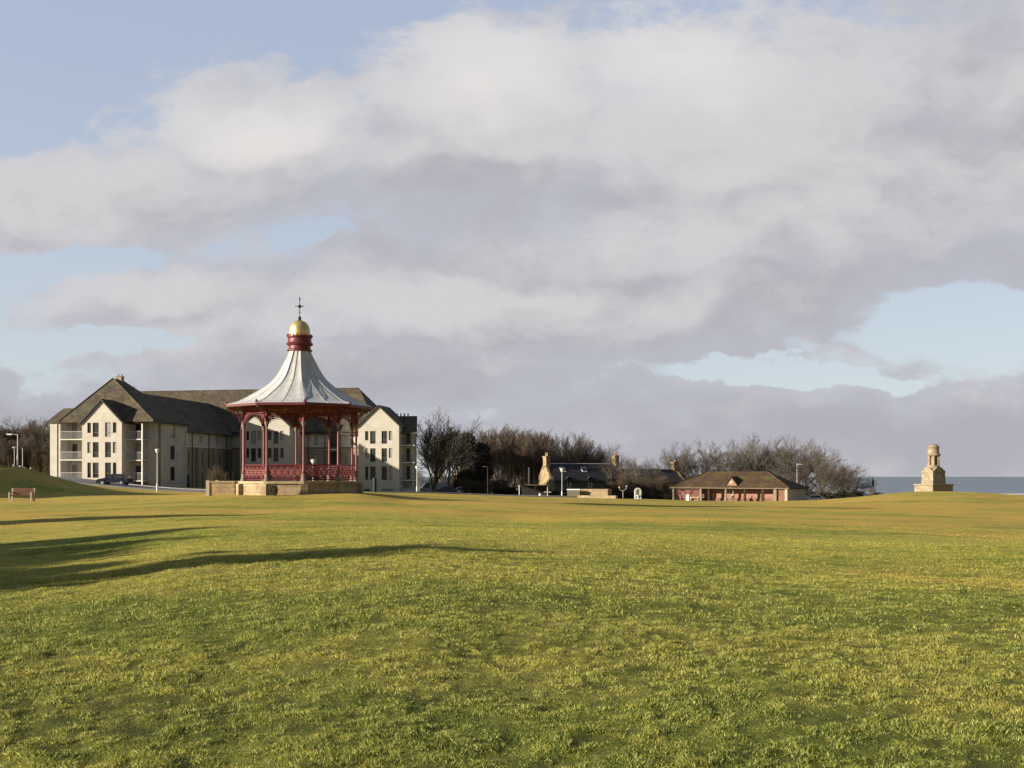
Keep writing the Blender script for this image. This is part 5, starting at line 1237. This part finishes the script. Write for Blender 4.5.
scrub('scrub', 'bare twiggy shrub left of the bandstand steps', 'shrub', 211, 224, 90, 469, 'scrub', 900, .1, dep=1, seed=12)
scrub('scrub', 'small brown shrub growing against the corner of the bandstand plinth', 'shrub', 269.5, 274.5, 55.6, 484, 'scrub', 420, .06, dep=.3, seed=13)
scrub('hedge', 'dark bushes under the trees behind the pavilion', 'hedge', 672, 808, 196, 478, 'hedge', 16000, .16, dep=3, seed=14, twigs=False)

# ------------------------------------------------------------------ sky, sun, camera
AZ, EL = R(70), R(15.5)                      # sun: to the left and a little behind the camera
w = bpy.data.worlds.new('World'); sc.world = w; w.use_nodes = True; nt = w.node_tree; nt.nodes.clear()
out = nt.nodes.new('ShaderNodeOutputWorld'); bg = nt.nodes.new('ShaderNodeBackground'); nt.links.new(bg.outputs[0], out.inputs[0])
bg.inputs['Strength'].default_value = .1
sky = nt.nodes.new('ShaderNodeTexSky'); sky.sky_type = 'NISHITA'; sky.sun_disc = False
sky.sun_elevation = EL; sky.sun_rotation = PI + AZ; sky.air_density = 1.0; sky.dust_density = .6; sky.ozone_density = 1.5
dirn = nt.nodes.new('ShaderNodeTexCoord').outputs['Generated']
sp_ = nd(nt, 'ShaderNodeSeparateXYZ', {0: dirn}); dy = mth(nt, 'MAXIMUM', sp_.outputs[1], .12)
U = mth(nt, 'MULTIPLY_ADD', mth(nt, 'DIVIDE', sp_.outputs[0], dy), 10.0, 5.12)
Vv = mth(nt, 'MULTIPLY_ADD', mth(nt, 'DIVIDE', sp_.outputs[2], dy), -10.0, 4.765)
flat = nd(nt, 'ShaderNodeCombineXYZ', {0: U, 1: Vv}).outputs[0]
def vmath(op, a, b_):
    return nd(nt, 'ShaderNodeVectorMath', {0: a, 1: b_}, operation=op).outputs[0]
def vnoise(vec, scale, det, rough, amp, st=(1, 1.5, 1)):
    q = nd(nt, 'ShaderNodeMapping', {'Vector': vec, 'Scale': st}).outputs[0]
    c_ = noise(nt, q, scale, det, rough, 'Color'); return vmath('MULTIPLY', vmath('SUBTRACT', c_, (.5, .5, .5)), (amp, amp*.7, 0))
wp = vmath('ADD', flat, vnoise(flat, .55, 2, .5, 1.3)); wp = vmath('ADD', wp, vnoise(flat, 1.7, 6, .55, .62))
def ell(cx, cy, rx, ry, pos=None):
    q = vmath('MULTIPLY', vmath('SUBTRACT', pos or wp, (cx, cy, 0)), (1/rx, 1/ry, 0))
    L = nd(nt, 'ShaderNodeVectorMath', {0: q}, operation='LENGTH').outputs['Value']; return mth(nt, 'SUBTRACT', 1.0, L)
def union(lst):
    r = lst[0]
    for k in lst[1:]: r = nd(nt, 'ShaderNodeMath', {0: r, 1: k, 2: .25}, operation='SMOOTH_MAX').outputs[0]
    return r
clouds = union([ell(*e) for e in ((.9, 2.05, 2.3, .62), (2.6, 1.5, 1.5, .95), (4.9, 1.35, 1.75, 1.25), (7.9, 1.7, 3.3, 1.95), (11, 1.4, 3.5, 2.0), (5.6, 3.0, 3.6, 1.05), (2.2, 3.1, 2.2, .45), (3.6, 3.75, 3.2, .55), (9.2, 4.38, 6.5, .76), (.2, 4.15, 2.4, .35), (-3.5, 2.5, 3, 1.5), (7.7, 3.0, 2.0, .6))])
holes = union([ell(*e) for e in ((9.6, 3.2, 1.2, .34), (8.0, 3.72, 1.6, .13), (3.1, 2.42, .5, .12), (.7, 2.6, 1.1, .16), (.9, 3.5, 1.1, .14))])
fb = noise(nt, nd(nt, 'ShaderNodeMapping', {'Vector': flat, 'Scale': (1, 1.9, 1)}).outputs[0], 1.5, 9, .62)
den = mth(nt, 'ADD', clouds, mth(nt, 'MULTIPLY', mth(nt, 'SUBTRACT', fb, .5), 1.0))
den = mth(nt, 'SUBTRACT', den, mth(nt, 'MULTIPLY', mth(nt, 'MAXIMUM', holes, 0.0), 1.15))
mask = ramp_f(nt, den, -.08, .24)
thick = ramp_f(nt, den, .1, .9)
# where the banks are shaded underneath
dk = union([ell(*e) for e in ((5.0, 2.25, 3.4, .62), (8.7, 2.85, 3.6, .62), (2.4, 2.15, 1.8, .3), (6.3, 3.6, 2.6, .3), (9.5, 4.3, 7, .55), (4.2, 3.95, 4, .3), (.6, 4.1, 2, .3))])
lt = union([ell(*e) for e in ((4.9, .75, 1.5, .6), (2.5, 1.25, 1.3, .5), (7.3, 1.0, 1.5, 1.2), (1.0, 1.95, 1.6, .35), (5.2, 3.0, 2.6, .3), (7.0, 2.35, 2.6, .4), (1.6, 2.95, 1.4, .2))])
fb2 = noise(nt, nd(nt, 'ShaderNodeMapping', {'Vector': flat, 'Scale': (1, 1.7, 1), 'Location': (3, 7, 0)}).outputs[0], .9, 8, .6)
sh_ = mth(nt, 'ADD', mth(nt, 'MULTIPLY', mth(nt, 'MAXIMUM', dk, -.4), .55), mth(nt, 'MULTIPLY', mth(nt, 'MAXIMUM', lt, -.4), -.75))
sh_ = mth(nt, 'ADD', sh_, mth(nt, 'MULTIPLY', mth(nt, 'SUBTRACT', fb2, .5), 1.5))
fq = lambda off: noise(nt, nd(nt, 'ShaderNodeMapping', {'Vector': vmath('ADD', wp, off), 'Scale': (1, 1.6, 1)}).outputs[0], 1.15, 6, .55)
rel = mth(nt, 'SUBTRACT', fq((-.22, -.30, 0)), fq((0, 0, 0)))
sh_ = mth(nt, 'ADD', sh_, mth(nt, 'MULTIPLY', rel, 1.35))
shade = ramp_f(nt, sh_, -.60, .70)
CE = 10/2.0
def cc(c): return tuple(v*CE for v in c)
ccol = mix(nt, shade, cc((.65, .63, .635)), cc((.44, .437, .485)))
tops = mth(nt, 'MULTIPLY', ramp_f(nt, union([ell(*e) for e in ((4.9, .75, 1.4, .55), (2.5, 1.3, 1.2, .4), (6.9, .6, 1.2, .6))]), -.1, .8), mth(nt, 'SUBTRACT', 1.0, shade))
ccol = mix(nt, tops, ccol, cc((.77, .745, .735)))
ccol = mix(nt, mth(nt, 'MULTIPLY', mth(nt, 'SUBTRACT', 1.0, thick), .35), ccol, cc((.60, .63, .70)))
# clear air: the Nishita sky, lifted by thin high veil
veil = mix(nt, ramp_f(nt, sp_.outputs[2], .0, .45), cc((.60, .655, .70)), cc((.44, .51, .66)))
clear = mix(nt, .85, sky.outputs[0], veil)
frame_sky = mix(nt, mask, clear, ccol)
# away from the surveyed part: broken cloud by plain 3D noise
n3 = noise(nt, nd(nt, 'ShaderNodeMapping', {'Vector': dirn, 'Scale': (1, 1, 2.2)}).outputs[0], 2.0, 7, .6)
other = mix(nt, ramp_f(nt, n3, .42, .6), mix(nt, .7, sky.outputs[0], cc((.12, .16, .24))), cc((.17, .165, .17)))
fin = mix(nt, ramp_f(nt, sp_.outputs[1], .5, .74), other, frame_sky)
nt.links.new(fin, bg.inputs[0])
w.cycles.sampling_method = 'MANUAL'; w.cycles.sample_map_resolution = 512

sl = bpy.data.lights.new('sun', 'SUN'); sl.energy = 5.0; sl.angle = R(.5); sl.color = (1.0, .87, .69)
so = bpy.data.objects.new('sun', sl); col.objects.link(so)
to_sun = Vector((-math.sin(AZ)*math.cos(EL), -math.cos(AZ)*math.cos(EL), math.sin(EL)))
so.rotation_euler = to_sun.to_track_quat('Z', 'Y').to_euler(); so.location = to_sun*50

cam = bpy.data.cameras.new('camera'); co_ = bpy.data.objects.new('camera', cam); col.objects.link(co_)
cam.sensor_width = 36; cam.lens = 36*F/1024; cam.shift_y = (HOR-384)/1024
co_.location = (0, 0, EYE); co_.rotation_euler = (R(90), 0, 0); cam.clip_start = .1; cam.clip_end = 60000
sc.camera = co_
sc.view_settings.view_transform = 'Standard'; sc.view_settings.look = 'None'; sc.view_settings.gamma = 1; sc.view_settings.use_curve_mapping = False
sc.view_settings.exposure = math.log2(2.0)
sc.cycles.max_bounces = 6; sc.cycles.diffuse_bounces = 3; sc.cycles.glossy_bounces = 3
